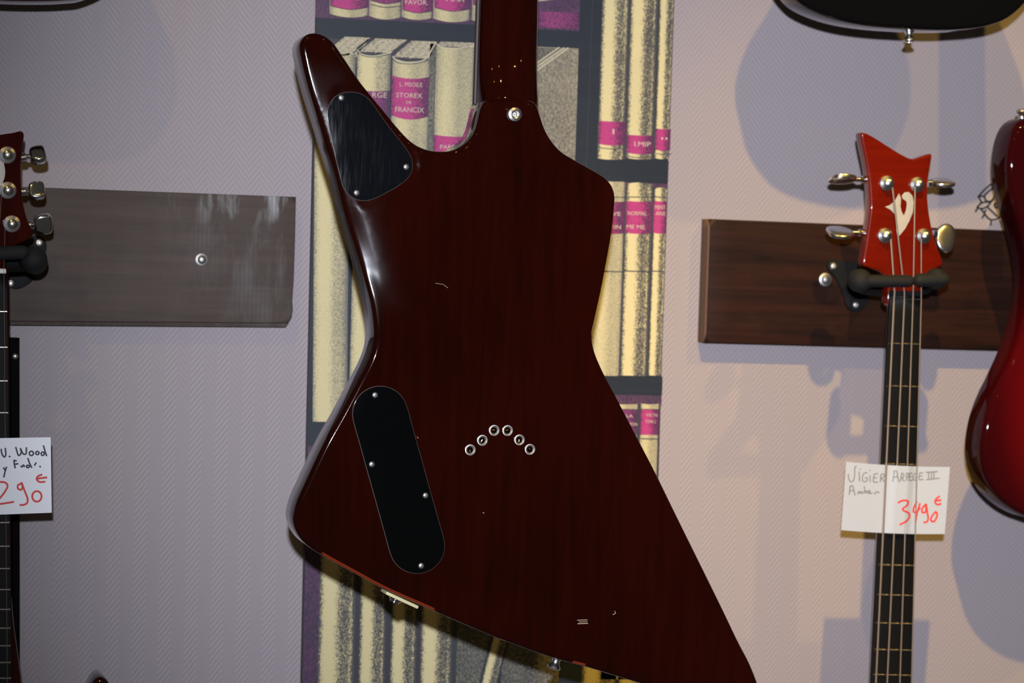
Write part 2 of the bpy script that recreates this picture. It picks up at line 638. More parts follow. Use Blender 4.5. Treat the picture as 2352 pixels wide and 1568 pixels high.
M['p_mag2'] = printed('print_dull_magenta_label', (0.28, 0.046, 0.16), (0.065, 0.022, 0.065), [(0.0, 0.75), (0.2, 0.35), (0.5, 0.35), (0.85, 0.7), (1.0, 0.95)], 560, 0.35, 0.8)
M['p_purple'] = printed('print_purple_shadow', (0.13, 0.045, 0.105), (0.036, 0.028, 0.052), [(0.0, 0.55), (1.0, 0.6)], 420, 0.4, 0.6)
M['p_dark'] = mat('print_dark_gap', (0.042, 0.042, 0.048), 0.5, spec=0.35)
M['p_text'] = mat('print_cream_lettering', (0.54, 0.44, 0.33), 0.5, spec=0.35)
M['p_line'] = mat('print_pale_line', (0.50, 0.44, 0.30), 0.5, spec=0.35)
M['p_core'] = mat('panel_edge', (0.05, 0.04, 0.035), 0.6)
M['p_edge_tan'] = mat('panel_edge_tan', (0.36, 0.20, 0.09), 0.6)

# ------------------------------------------------------------------ the setting
bm = bmesh.new()
a, b = P(-900, 300, 0), P(3300, 300, 0)
vs = [bm.verts.new(v) for v in ((a.x, 0, 0.0), (b.x, 0, 0.0), (b.x, 0, 2.9), (a.x, 0, 2.9))]
bm.faces.new(vs)
ext = bmesh.ops.extrude_face_region(bm, geom=bm.faces[:])
bmesh.ops.translate(bm, vec=(0, 0.12, 0), verts=[v for v in ext['geom'] if isinstance(v, bmesh.types.BMVert)])
wall = add('wall_back', bm, M['wall'], smooth=0)
meta(wall, 'pale mauve wall papered in embossed herringbone', kind='structure')

# ------------------------------------------------------------------ printed bookcase panel
PT = 0.010                          # panel thickness
PR_MATS, PR_IDX = [], {}


def pm(key):
    if key not in PR_IDX:
        PR_IDX[key] = len(PR_MATS)
        PR_MATS.append(M[key])
    return PR_IDX[key]


pbm = bmesh.new()
uvl = pbm.loops.layers.uv.new('UVMap')
LAY = 0.00018


def lean_at(x):
    return -0.0226 - (x - 727) * 1.48e-5


def slope_at(y):
    return 0.047 - 3.3e-5 * y


def piece(xl, xr, yt, yb, key, sagt=0.0, sagb=0.0, layer=1, n=10, xl2=None, xr2=None, sl=None, slb=None):
    """printed patch: left/right x given at yt (at yb too if xl2/xr2); sags bow the top/bottom edge downwards"""
    off = PT + LAY * layer
    dl = lean_at(xl) * (yb - yt) if xl2 is None else xl2 - xl
    dr = lean_at(xr) * (yb - yt) if xr2 is None else xr2 - xr
    st = slope_at(yt) if sl is None else sl
    sb = slope_at(yb) if slb is None else slb
    top, bot = [], []
    for i in range(n + 1):
        u = i / n
        q = 4 * u * (1 - u)
        x0 = xl + (xr - xl) * u
        x1 = xl + dl + (xr + dr - xl - dl) * u
        top.append(pbm.verts.new(P(x0, yt + st * (x0 - xl) + sagt * q, off)))
        bot.append(pbm.verts.new(P(x1, yb + sb * (x1 - xl - dl) + sagb * q, off)))
    for i in range(n):
        f = pbm.faces.new((top[i], bot[i], bot[i + 1], top[i + 1]))
        f.material_index = pm(key)
        for lp, (u, v) in zip(f.loops, ((i / n, 1), (i / n, 0), ((i + 1) / n, 0), ((i + 1) / n, 1))):
            lp[uvl].uv = (u, v)


def stroke_faces(bmx, pts2, wid, place, midx, closed=False):
    """flat ribbon through 2-D points, placed on a surface by place(x, y)"""
    pts2 = [np.array(p, float) for p in pts2]
    L, R_ = [], []
    n = len(pts2)
    for i in range(n):
        t = pts2[min(i + 1, n - 1)] - pts2[max(i - 1, 0)]
        t = t / (np.linalg.norm(t) + 1e-9)
        nn = np.array([-t[1], t[0]]) * wid / 2
        e = t * wid * 0.25 * ((i == n - 1) - (i == 0))
        L.append(bmx.verts.new(place(*(pts2[i] + nn + e))))
        R_.append(bmx.verts.new(place(*(pts2[i] - nn + e))))
    fs = []
    for i in range(n - 1):
        f = bmx.faces.new((L[i], L[i + 1], R_[i + 1], R_[i]))
        f.material_index = midx
        fs.append(f)
    return fs


def line(pts, wid, key, layer=3, smooth=True):
    off = PT + LAY * layer
    q = catmull(pts, 4, False) if smooth and len(pts) > 2 else pts
    stroke_faces(pbm, q, wid, lambda x, y: P(x, y, off), pm(key))


def lettering(txt, cx, cy, wid, hei, key='p_text', layer=4, rot=0.035):
    """small printed capitals: centre and size in photo pixels"""
    cu = bpy.data.curves.new('t', 'FONT')
    cu.body = txt
    cu.resolution_u = 2
    ob = bpy.data.objects.new('t', cu)
    COL.objects.link(ob)
    dg = bpy.context.evaluated_depsgraph_get()
    me = ob.evaluated_get(dg).to_mesh()
    co = [v.co.copy() for v in me.vertices]
    if co:
        x0, x1 = min(c.x for c in co), max(c.x for c in co)
        y0, y1 = min(c.y for c in co), max(c.y for c in co)
        off = PT + LAY * layer
        vv = []
        for c in co:
            a_ = ((c.x - x0) / (x1 - x0 + 1e-9) - 0.5) * wid
            b_ = -((c.y - y0) / (y1 - y0 + 1e-9) - 0.5) * hei
            vv.append(pbm.verts.new(P(cx + a_ - b_ * 0.025, cy + b_ + a_ * rot, off)))
        for p in me.polygons:
            try:
                f = pbm.faces.new([vv[i] for i in p.vertices])
                f.material_index = pm(key)
            except ValueError:
                pass
    ob.evaluated_get(dg).to_mesh_clear()
    bpy.data.objects.remove(ob)
    bpy.data.curves.remove(cu)


# board of the panel
c4 = [P(733.5, -230, PT), P(1553, -230, PT), P(1492, 1760, PT), P(689, 1760, PT)]
fr = [pbm.verts.new(v) for v in c4]
bk = [pbm.verts.new(Vector((v.x, -0.0005, v.z))) for v in c4]
f = pbm.faces.new(fr); f.material_index = pm('p_navy')
f = pbm.faces.new(bk[::-1]); f.material_index = pm('p_core')
for i in range(4):
    j = (i + 1) % 4
    f = pbm.faces.new((fr[i], bk[i], bk[j], fr[j]))
    f.material_index = pm('p_edge_tan' if i == 1 else 'p_core')
Wd = []
# --- upper left shelf: feet of the row above
piece(729, 1100, -200, 40, 'p_purple', layer=0.5)
for xl, xr, yl, yb, sag in ((757, 846, 13, 31, 7), (848, 921, 0, 36, 7), (923, 993, 22, 38, 6), (996, 1080, 17, 42, 7), (1085, 1160, 10, 46, 6)):
    piece(xl + 5, xr + 5, -200, yb, 'p_grain', 0, sag)
    piece(xl + 5, xr + 5, -120, yl, 'p_mag' if xl != 848 else 'p_mag2', 0, sag, 2)
    line([(xl + 4, yl + 1), ((xl + xr) / 2 + 2, yl + sag + 2), (xr, yl + 3)], 1.6, 'p_dark')
line([(852, 10), (885, 17), (920, 14)], 2, 'p_dark')
lettering('FAVOR.', 957, 5, 52, 12)
lettering('MAR', 1046, -3, 42, 13)
lettering('ENTS', 800, -8, 50, 14)
# --- row one, left bookcase
piece(729, 750, 84, 300, 'p_navy', layer=1)
piece(752, 1095, 88, 150, 'p_dark', layer=0.6)
# page tops seen from above
piece(792, 850, 84, 128, 'p_top', layer=1, xl2=738, xr2=818)
piece(862, 935, 88, 118, 'p_top', layer=1, xl2=820, xr2=898)
piece(945, 1004, 93, 131, 'p_top', layer=1, xl2=902, xr2=987)
piece(1012, 1090, 95, 106, 'p_top', layer=1, xl2=1003, xr2=1090)
for (x0, y0, x1, y1) in ((800, 88, 762, 116), (815, 88, 775, 122), (832, 90, 792, 124), (880, 92, 838, 119), (898, 93, 862, 121), (916, 94, 880, 122),
                         (960, 97, 922, 131), (975, 97, 942, 134), (990, 97, 962, 132)):
    line([(x0, y0), (x1, y1)], 2.0, 'p_line', 2, False)
for (x0, y0, x1, y1) in ((852, 88, 820, 110), (936, 93, 902, 118), (858, 90, 826, 114), (943, 94, 905, 123), (846, 90, 812, 122)):
    line([(x0, y0), (x1, y1)], 3.2, 'p_dark', 2, False)
piece(724, 803, 118, 968, 'p_left', xl2=718, xr2=797, sagt=6)                 # wide pale spine seen beside the horn
piece(735, 817, 120, 330, 'p_left', sagt=6, layer=1.2)
piece(821, 898, 119, 968, 'p_left', sagt=10)
piece(902, 987, 132, 968, 'p_grain', sagt=9)
piece(988, 1001, 100, 968, 'p_dpages')
piece(1002, 1090, 105, 968, 'p_grain', sagt=5)
line([(821, 116), (830, 124), (858, 129), (897, 121)], 3, 'p_line')
line([(902, 130), (912, 139), (945, 143), (975, 137), (1000, 100)], 3, 'p_line')
line([(902, 134), (912, 143), (945, 147), (985, 139)], 1.6, 'p_dark')
line([(1003, 101), (1012, 107), (1050, 111), (1090, 106)], 2.6, 'p_line')
line([(820, 118), (832, 127), (860, 131), (897, 124)], 1.5, 'p_dark')
piece(818, 896, 205, 272, 'p_mag2', 3, 6, 2)
piece(900, 986, 173, 264, 'p_mag', 6, 9, 2)
piece(996, 1084, 309, 400, 'p_mag', 3, 6, 2)
lettering('L. MSOILE', 944, 194, 52, 10)
lettering('STOREX', 940, 219, 60, 11)
lettering('DE', 939, 235, 12, 6)
lettering('FRANCIX', 941, 252, 66, 12)
lettering('RGE', 872, 218, 34, 12)
lettering('PARENS', 1037, 338, 52, 10)
# shelf board under row one, then shadow and the lower row on the left
piece(708, 1330, 971, 1024, 'p_navy', xl2=707, layer=1.4, sl=0.015, slb=0.015)
piece(707, 1330, 1024, 1120, 'p_purple', layer=0.8)
piece(707, 741, 1024, 1760, 'p_purple', layer=1.1)
for xl, xr, key in ((731, 815, 'p_spine'), (826, 886, 'p_spine'), (899, 958, 'p_spine'), (968, 1041, 'p_spine')):
    piece(xl + 9, xr + 9, 1060, 1760, key, 5)
for xl, xr in ((815, 826), (886, 899), (958, 968), (1041, 1052)):
    piece(xl + 9, xr + 9, 1060, 1760, 'p_dark')
piece(1061, 1150, 1060, 1760, 'p_dpages')
piece(1165, 1310, 1060, 1760, 'p_dpages', layer=0.9)
piece(1142, 1178, 1420, 1760, 'p_spine', xl2=1056, xr2=1095, layer=2)
line([(1140, 1420), (1055, 1760)], 6, 'p_dark', 2.5, False)
line([(1180, 1420), (1092, 1760)], 5, 'p_dark', 2.5, False)
# --- right of the neck: magenta volume, shelf, slanting book
piece(1100, 1340, -200, 64, 'p_purple', layer=0.7)
piece(1236, 1340, 26, 62, 'p_mag2', layer=1)
piece(1200, 1290, -40, 8, 'p_top', layer=1.2, slb=-0.12)
piece(1098, 1338, 101, 420, 'p_pages', layer=0.8, slb=0.02)
piece(1100, 1346, 61, 101, 'p_navy', layer=1.2)
piece(1339, 1384, -200, 1760, 'p_navy', layer=3)
piece(1230, 1290, 109, 150, 'p_dpages', layer=1.0, xl2=1200, xr2=1225)
line([(1305, 110), (1234, 161), (1160, 214)], 3.4, 'p_line', 2, False)
line([(1296, 110), (1232, 154), (1160, 204)], 3.0, 'p_line', 2, False)
line([(1284, 109), (1234, 144), (1170, 190)], 3.0, 'p_line', 2, False)
line([(1362, -10), (1345, 420)], 1.2, 'p_dark', 4, False)
# --- right bookcase
RX = [(1385, 1447.5), (1450.5, 1513), (1517, 1551)]
for (xl, xr), (lt, lb), fb in zip(RX, ((278, 331), (310, 351), (296, 344)), (363, 362, 362)):
    l0 = lean_at(xl)
    piece(xl + 5, xr + 5, -200, fb, 'p_spine', 0, 3)
    xa, xb = xl + l0 * lt, xr + lean_at(xr) * lt
    piece(xa, xb, lt - 1, lb - 1, 'p_mag', 1, 3, 2)
    line([(xa, lb + 8), ((xa + xb) / 2, lb + 11), (xb, lb + 9)], 1.6, 'p_dark')
for xl, xr in ((1446.5, 1451.5), (1512, 1518)):
    piece(xl + 5, xr + 5, -200, 366, 'p_dark', layer=1.5)
lettering('I', 1409, 302, 4, 12)
lettering('I.MIP', 1476, 331, 38, 11)
lettering('II', 1526, 318, 14, 5)
piece(1376, 1536, 366, 416, 'p_navy', layer=3, sl=0.02, slb=0.02)
piece(1372, 1534, 416, 436, 'p_purple', layer=0.9)
RX2 = [(1370, 1436), (1438.5, 1500), (1503, 1534)]
for (xl, xr), yt in zip(RX2, (415, 422, 434)):
    piece(xl, xr, yt, 862, 'p_grain' if xl < 1400 else 'p_spine', -4, 0)
    piece(xl - 1, xr - 1, 461, 534, 'p_mag', 1, 2, 2)
    line([(xl, 452), (xr - 1, 453)], 2, 'p_dark')
    line([(xl - 5, 622), (xr - 7, 624)], 2.4, 'p_dark')
for xl, xr in ((1435.5, 1439), (1499, 1504)):
    piece(xl, xr, 430, 862, 'p_dark', layer=1.5)
for txt, cx, cy, wd in (('NORMAL', 1464, 490, 44), ('ME ME', 1460, 521, 42), ('IVE', 1414, 491, 24), ('MIN', 1413, 521, 26), ('MENT', 1516, 476, 24), ('ANS', 1517, 490, 22)):
    lettering(txt, cx, cy, wd, 9)
piece(1352, 1522, 863, 905, 'p_navy', layer=2.4, sl=0.012, slb=0.012)
piece(1350, 1520, 905, 928, 'p_purple', layer=0.9)
for xl, xr, key in ((1400, 1466, 'p_mag2'), (1472, 1514, 'p_mag')):
    piece(xl, xr, 926, 1560, 'p_grain', 2, 0)
    piece(xl, xr, 940, 998, key, 0, 0, 2)
    line([(xl, 939.5), (xr, 940)], 1.6, 'p_dark')
    line([(xl, 1007), (xr, 1008)], 2.2, 'p_dark')
piece(1465, 1472.5, 928, 1560, 'p_dark', layer=2.2)
for txt, cx, cy, wd in (('VOLTAI', 1497, 953, 26), ('TOME 2', 1494, 968, 24), ('LA', 1446, 955, 16), ('MON', 1455, 974, 18)):
    lettering(txt, cx, cy, wd, 7)
piece(1340, 1420, 1420, 1760, 'p_spine', layer=1)
piece(1424, 1500, 1420, 1760, 'p_spine', layer=1)
panel = add('printed_bookcase_panel', pbm, PR_MATS, smooth=0, recalc=False)
meta(panel, 'tall panel printed with cream and magenta books, behind the dark brown guitar', 'wall panel')

# ------------------------------------------------------------------ wooden boards and their fixings
BT = 0.022
poly = pxz([(-260, 417.5), (680, 452), (678, 545), (675, 640), (671.5, 690), (673, 708), (670, 728), (661, 742), (-260, 736)], BT)
low = pxz([(-260, 735), (664, 740), (656, 751), (-260, 744.5)], BT - 0.006)


def dense(pl, step=0.01):
    out = []
    for i in range(len(pl)):
        a_, b_ = np.array(pl[i]), np.array(pl[(i + 1) % len(pl)])
        n = max(1, int(np.linalg.norm(b_ - a_) / step))
        out += [tuple(a_ + (b_ - a_) * j / n) for j in range(n)]
    return out


B1 = P(300, 590, 0)
brd = thing('wooden_board', 'weathered grey-brown board with chalky scuffs, left of the printed panel', 'board', (B1.x, 0, B1.z))
add('plank', join(slab(dense(poly), -BT, BT, 0.0012, 0.0005, 0.03), slab(dense(low), -BT + 0.006, BT - 0.006, 0.001, 0.0005, 0.03)), M['board_grey'], brd)
BOLT = [(0.0, 0.0022), (0.0022, 0.0021), (0.0042, 0.0012), (0.0048, 0.0)]
hexb = join(lathe([(0.0, 0.0045), (0.0015, 0.0044), (0.0028, 0.0040), (0.0044, 0.0024), (0.0050, 0.0)], 24), lathe([(0.0, 0.0022), (0.0045, 0.0020), (0.0066, 0.0011), (0.0071, 0.0)], 28))
bolt = add('bolt', hexb, M['bolt'], brd, axis_mat(P(463, 596, BT - 0.0002), OUT))

poly = pxz([(1628, 502.5), (2460, 535), (2460, 809), (1618, 786.5)], BT)
B2 = P(2000, 650, 0)
brd2 = thing('wooden_board', 'dark red-brown walnut board behind the orange bass headstock', 'board', (B2.x, 0, B2.z))
pk = slab(dense(poly), -BT, BT, 0.0014, 0.0005, 0.03)
xs = P(1626, 640, BT).x
for f in pk.faces:
    f.material_index = 0
    if f.calc_center_median().x < xs and abs(f.normal.y) < 0.7:
        f.material_index = 1
add('plank', pk, [M['board_red'], M['board_end']], brd2)
copy_part(bolt, brd2, axis_mat(P(1895, 642, BT - 0.0002), OUT) @ Matrix.Scale(1.12, 4))

# black upright strip on the wall behind the left neck
bm = slab(dense(pxz([(-2, 774), (45, 776), (46, 1700), (-18, 1700)], 0.012)), -0.012, 0.012, 0.001, 0.0005, 0.03)
s0 = P(20, 1200, 0)
strip = thing('wall_strip', 'black upright strip on the wall behind the left guitar neck', 'strip', (s0.x, 0, s0.z))
add('rail', bm, M['matt_black'], strip)
add('screw', lathe([(0, .0016), (.0018, .0012), (.003, 0)], 16), M['screw'], strip, axis_mat(P(35, 818, 0.0119), OUT))

# black line-drawn sticker on the wall
sb = bmesh.new()
SK = [[(900, 270), (840, 268), (760, 335), (640, 450), (530, 580)], [(905, 365), (820, 420), (690, 545)], [(530, 580), (600, 565), (690, 570)],
      [(535, 590), (600, 700), (590, 745), (505, 840)], [(685, 560), (720, 665), (790, 700), (890, 680)], [(590, 740), (700, 712), (840, 712)],
      [(505, 840), (580, 885), (760, 830), (850, 720), (895, 655)], [(520, 850), (460, 960)], [(600, 880), (640, 950), (690, 1010), (630, 1120)],
      [(680, 1000), (725, 925)], [(690, 1020), (790, 1130), (860, 1168), (1000, 1150), (1090, 1095)], [(865, 1165), (850, 1310)],
      [(765, 845), (880, 950), (1020, 1085)], ellipse_pts(990, 800, 46, 52), [(1075, 890), (1095, 990), (1080, 1090)], [(1180, 1200), (1200, 1260)],
      [(905, 280), (960, 420), (950, 560), (900, 650)]]
for s in SK:
    q = catmull(s, 14, False) if len(s) > 2 else s
    stroke_faces(sb, [(2200 + a_ / 11.2, 400 + b_ / 11.2) for a_, b_ in q], 3.6, lambda x_, y_: P(x_, y_, 0.0009), 0)
for f in sb.faces:
    if f.normal.y > 0: f.normal_flip()
ex = bmesh.ops.extrude_face_region(sb, geom=sb.faces[:])
bmesh.ops.translate(sb, vec=(0, 0.0007, 0), verts=[v for v in ex['geom'] if isinstance(v, bmesh.types.BMVert)])
st = add('wall_sticker', sb, M['sticker'], smooth=0)
meta(st, 'small black line-drawn thorny sticker on the wall above the right board', 'sticker')

# ------------------------------------------------------------------ the big guitar seen from behind
EB = 0.380                         # its back is this far in front of the wall
ET = 0.045
OUTL = [(722, 75), (745, 80), (766, 96), (790, 130), (830, 189), (880, 250), (915, 292), (940, 319), (960, 334), (985, 344), (1015, 347.5),
        (1040, 345), (1063, 334), (1082, 317), (1094, 296), (1101, 270), (1107, 246), (1116, 232), (1135, 229), (1165, 228.5), (1200, 229), (1222, 231),
        (1234, 242), (1244, 270), (1255, 300), (1270, 325), (1290, 347), (1315, 363), (1345, 380), (1375, 397), (1396, 412), (1409, 430), (1414.5, 452),
        (1412, 490), (1405, 545), (1395, 602), (1382, 670), (1368, 735), (1361, 770), (1366, 803), (1385, 850), (1420, 917), (1465, 1003), (1510, 1090),
        (1560, 1192), (1610, 1293), (1660, 1395), (1700, 1478), (1722, 1520), (1737, 1556), (1748, 1592), (1746, 1618), (1728, 1632), (1690, 1632), (1620, 1614),
        (1540, 1590), (1459, 1566), (1399, 1548), (1344, 1531), (1283, 1515), (1144, 1466), (989, 1400), (879, 1351), (821, 1320), (750, 1281), (716, 1260),
        (694, 1240), (680, 1216), (675, 1190), (683, 1154), (702, 1111), (747, 1016), (783, 952), (826, 871), (843, 839), (856, 806), (861, 775), (860, 745), (855, 705),
        (842, 650), (826, 590), (808, 530), (793, 480), (775, 407), (753, 337), (732, 269), (710, 199), (695, 138), (690.5, 107), (696, 89), (706, 79)]
ep = catmull(pxz(OUTL, EB), 0.0035)
PLATE_A = [(751, 254), (756, 241), (766, 225), (784, 214), (805, 211), (827, 214), (845, 225), (858, 240), (876, 266), (903, 303), (928, 334), (943, 357),
           (948, 374), (946, 394), (937, 409), (915, 427), (885, 444), (860, 456), (842, 461), (824, 460), (805, 451), (790, 434), (779, 398), (768, 352), (759, 312), (752, 276)]
c1, c2, rs = np.array((873, 950.)), np.array((957.5, 1253.)), 64.0
ax = (c2 - c1) / np.linalg.norm(c2 - c1)
a0 = math.atan2(ax[1], ax[0])
PLATE_B = [tuple(c2 + rs * np.array((math.cos(a0 + t), math.sin(a0 + t)))) for t in np.linspace(-math.pi / 2, math.pi / 2, 13)] + \
          [tuple(c1 + rs * np.array((math.cos(a0 + t), math.sin(a0 + t)))) for t in np.linspace(math.pi / 2, 3 * math.pi / 2, 13)]
pa = catmull(pxz(PLATE_A, EB), 0.003)
pb = catmull(dense(pxz(PLATE_B, EB), 0.02), 0.003)
zl2 = P(740, 310, EB).z
zl0, zl1 = P(800, 250, EB).z, P(830, 640, EB).z
xm = P(1000, 400, EB).x
zq0, zq1 = P(840, 690, EB).z, P(790, 420, EB).z
LX0, LZ0, LX1, LZ1 = P(757, 245, EB).x, P(757, 245, EB).z, P(806, 450, EB).x, P(806, 450, EB).z


def back_shape(V2, d):
    x_, z_ = V2[:, 0], V2[:, 1]
    # gentle roll-off along the outer edge of the upper horn
    wl = sstep(zl1, zl1 + 0.05, z_) * (1 - 0.85 * sstep(zl2, zl2 + 0.04, z_)) * (1 - sstep(xm - 0.05, xm, x_))
    # only the outer (left) side: distance to the left edge line
    h = wl * 0.0022 * (1 - sstep(0.0, 0.014, d)) ** 1.0
    da = seg_dist(V2, pa)
    ina = inside(V2, pa)
    da[ina] = 0
    # the lacquer dips towards the switch cover everywhere but on its outer side
    xl_ = LX0 + (z_ - LZ0) * (LX1 - LX0) / (LZ1 - LZ0)
    side = sstep(0.0, 0.014, x_ - xl_)
    h = h + 0.0016 * (1 - sstep(0.0, 0.0105, da)) * (d > 0.001) * side
    # slack in the flat just inside the outer edge above the waist
    wq = sstep(zq0, zq0 + 0.03, z_) * (1 - sstep(zq1 - 0.04, zq1, z_)) * (1 - sstep(xm - 0.05, xm, x_))
    h = h + wq * 0.0026 * (1 - sstep(0.003, 0.021, d))
    return h


hp = P(1150, 228, EB)
guitar = thing('electric_guitar', 'dark mahogany angular electric guitar seen from behind, hanging in front of the printed panel', 'guitar', P(1200, 900, EB - 0.03))
def ringset(poly_, offs):
    t_ = np.roll(poly_, -1, axis=0) - np.roll(poly_, 1, axis=0)
    t_ /= np.linalg.norm(t_, axis=1)[:, None]
    nn_ = np.stack([-t_[:, 1], t_[:, 0]], 1)
    ar = 0.5 * np.sum(poly_[:, 0] * np.roll(poly_[:, 1], -1) - np.roll(poly_[:, 0], -1) * poly_[:, 1])
    if ar > 0: nn_ = -nn_
    return np.concatenate([poly_ + nn_ * o_ for o_ in offs])


EXTRA = ringset(pa, (-0.0014, -0.0009, 0.0003, 0.0028, 0.0055, 0.0082, 0.0108))
gb = slab(ep, -EB, ET, 0.0045, 0.0045, 0.009, back_shape, extra=EXTRA, rings=[0.0004, 0.0014, 0.0028, 0.0045, 0.008, 0.012, 0.016])
bmesh.ops.recalc_face_normals(gb, faces=gb.faces)
e1, e2 = P(740, 1275, EB).x, P(1000, 1405, EB).x
e5 = P(740, 1230, EB).z
e3, e4 = P(1318, 1524, EB).x, P(1345, 1531, EB).x
for f in gb.faces:
    c = f.calc_center_median()
    if c.z < e5 and f.normal.z < -0.25 and f.normal.y < -0.12 and c.y < -EB + 0.0042 and ((e1 < c.x < e2 and f.normal.x < 0) or e3 < c.x < e4):
        f.material_index = 1
# small chips and scratches in the lacquer
for s, wd in (([(1326, 1424), (1349, 1423)], 1.6), ([(1330, 1428), (1349, 1427)], 1.3), ([(1327, 1432), (1350, 1431)], 1.8), ([(1412, 1403), (1414, 1408), (1408, 1411)], 1.6),
              ([(1000, 650), (1018, 653), (1029, 661)], 0.7), ([(958, 1003), (961, 1006)], 1.0), ([(1109, 1177), (1112, 1178)], 1.4)):
    stroke_faces(gb, s, wd, lambda x_, y_: P(x_, y_, EB + 0.00006), 2)
body = add('body', gb, [M['mahogany'], M['worn_edge'], M['bare']], guitar, smooth=50)

# neck lofted from D sections, swelling into the heel
FB = EB - ET - 0.006               # playing side of the fingerboard


def neck_loft(secs, n=22):
    """secs: (px_left, px_right, py, wall-side offset, thickness)"""
    bm_ = bmesh.new()
    rows = []
    for xl_, xr_, py_, of_, th_ in secs:
        a_, b_ = P(xl_, py_, of_), P(xr_, py_, of_)
        row = []
        for k_ in range(n + 1):
            t = math.pi * k_ / n
            c_, s_ = math.cos(t), math.sin(t)
            e_ = 0.72
            u_ = 0.5 - 0.5 * math.copysign(abs(c_) ** e_, c_)
            v = a_ + (b_ - a_) * u_
            row.append(bm_.verts.new((v.x, v.y - th_ * abs(s_) ** 0.8, v.z)))
        rows.append(row)
    for a_, b_ in zip(rows, rows[1:]):
        for i in range(n):
            bm_.faces.new((a_[i], a_[i + 1], b_[i + 1], b_[i]))
        bm_.faces.new((a_[n], a_[0], b_[0], b_[n]))
    bm_.faces.new(rows[0])
    bm_.faces.new(rows[-1][::-1])
    return bm_


nsec = []
for py_, th_ in ((-820, .0150), (-600, .0152), (-300, .0156), (0, .016), (80, .0162), (120, .0166), (145, .0174), (165, .0190), (180, .0208), (195, .0234), (208, .0262), (218, .0290), (230, .0325), (262, .0345)):
    t = py_ / 214.0
    wl_, wr_ = 1101 - 7.5 * t, 1233 - 2.5 * t
    nsec.append((wl_, wr_, py_, FB + 0.006, th_))
nk = add('neck', neck_loft(nsec), M['mahogany'], guitar, smooth=60)
fbp = pxz([(1118, -820), (1222, -820), (1230, 330), (1082, 330)], FB)
fbm = slab(dense([tuple(p) for p in fbp], 0.02), -FB - 0.006, 0.006, 0.0006, 0.0006, 0.03)
for f in fbm.faces:
    f.material_index = 1 if abs(f.normal.x) > 0.5 else 0
fing = add('fingerboard', fbm, [M['rosewood'], M['binding']], guitar)
hs = catmull(pxz([(1118, -820), (1090, -870), (1010, -930), (960, -1060), (930, -1260), (960, -1300), (1010, -1270), (1100, -1090), (1190, -960), (1240, -870), (1222, -820)], FB + 0.006), 0.004)
add('headstock', slab(hs, -FB - 0.019, 0.015, 0.002, 0.002, 0.02), M['mahogany'], guitar)

# covers
SCREW = lathe([(0.0, 0.0004), (0.0008, 0.0005), (0.0009, 0.0012), (0.0019, 0.0009), (0.0027, 0.0002), (0.0029, -0.0006)], 20)


def phillips():
    dome = lathe([(0.0, 0.00115), (0.0010, 0.00105), (0.0020, 0.0007), (0.0027, 0.0001), (0.0029, -0.0006)], 22)
    for f in dome.faces: f.material_index = 0
    sl = []
    for ang in (0.5, 0.5 + math.pi / 2):
        b_ = box((0, 0, 0.00112), (0.0034, 0.0006, 0.0003))
        b_.transform(Matrix.Rotation(ang, 4, 'Z'))
        for f in b_.faces: f.material_index = 1
        sl.append(b_)
    return join(dome, *sl)


def cover(name, poly_, mface, off, scr, label):
    bm_ = slab(poly_, -off - 0.0004, 0.0016, 0.0005, 0.0003, 0.02)
    bmesh.ops.recalc_face_normals(bm_, faces=bm_.faces)
    for f in bm_.faces:
        f.material_index = 0 if f.normal.y < -0.95 else 1
    o = add(name, bm_, [mface, M['cover_edge']], guitar, label=label)
    s0_ = None
    for i, (x_, y_) in enumerate(scr):
        mw_ = axis_mat(P(x_, y_, off + 0.0006), OUT, i * 0.7)
        if s0_ is None:
            s0_ = add('screw', phillips(), [M['screw'], M['cavity']], o, mw_)
        else:
            copy_part(s0_, o, mw_)
    return o


cover('switch_cover', pa, M['cover_scratched'], EB - 0.0001, [(784, 224.5), (933, 383), (819, 442.5)], 'scratched black plastic cover on the upper horn')
cover('control_cover', pb, M['cover'], EB + 0.0001, [(861.5, 907), (854, 1066), (977.5, 1137.5), (967.5, 1299)], 'long smooth black plastic cover near the lower edge')

# string ferrules with ball ends
FER = [(1079.6, 1032.7, 1.9), (1107.5, 1010.7, 1.0), (1134.6, 987.9, 0.0), (1165.4, 988.3, 0.0), (1192.5, 1009.7, 1.55), (1216.7, 1031.5, -0.6)]
fer0 = None
for x_, y_, sp in FER:
    mw_ = axis_mat(P(x_, y_, EB - 0.0003), OUT)
    ballw = axis_mat(P(x_, y_, EB - 0.0003), OUT, sp) @ Matrix.Translation((-0.0006, 0.0003, 0.0003))
    if fer0 is None:
        fb_ = lathe([(0.0051, 0.0), (0.0051, 0.0009), (0.0049, 0.0013), (0.0042, 0.0014), (0.0037, 0.0011), (0.0035, 0.0006), (0.0028, 0.0003), (0.0, 0.0003)], 30)
        for f in fb_.faces:
            c = f.calc_center_median()
            f.material_index = 1 if math.hypot(c.x, c.y) < 0.0036 else 0
        fer0 = add('string_ferrule', fb_, [M['nickel'], M['cavity']], guitar, mw_)
        ball0 = add('ball_end', tube([(-.0011, 0, .0004), (0.0011, 0, .0004)], 0.0006, 10), M['brass'], fer0, ballw)
    else:
        fo = copy_part(fer0, guitar, mw_)
        copy_part(ball0, fo, ballw)

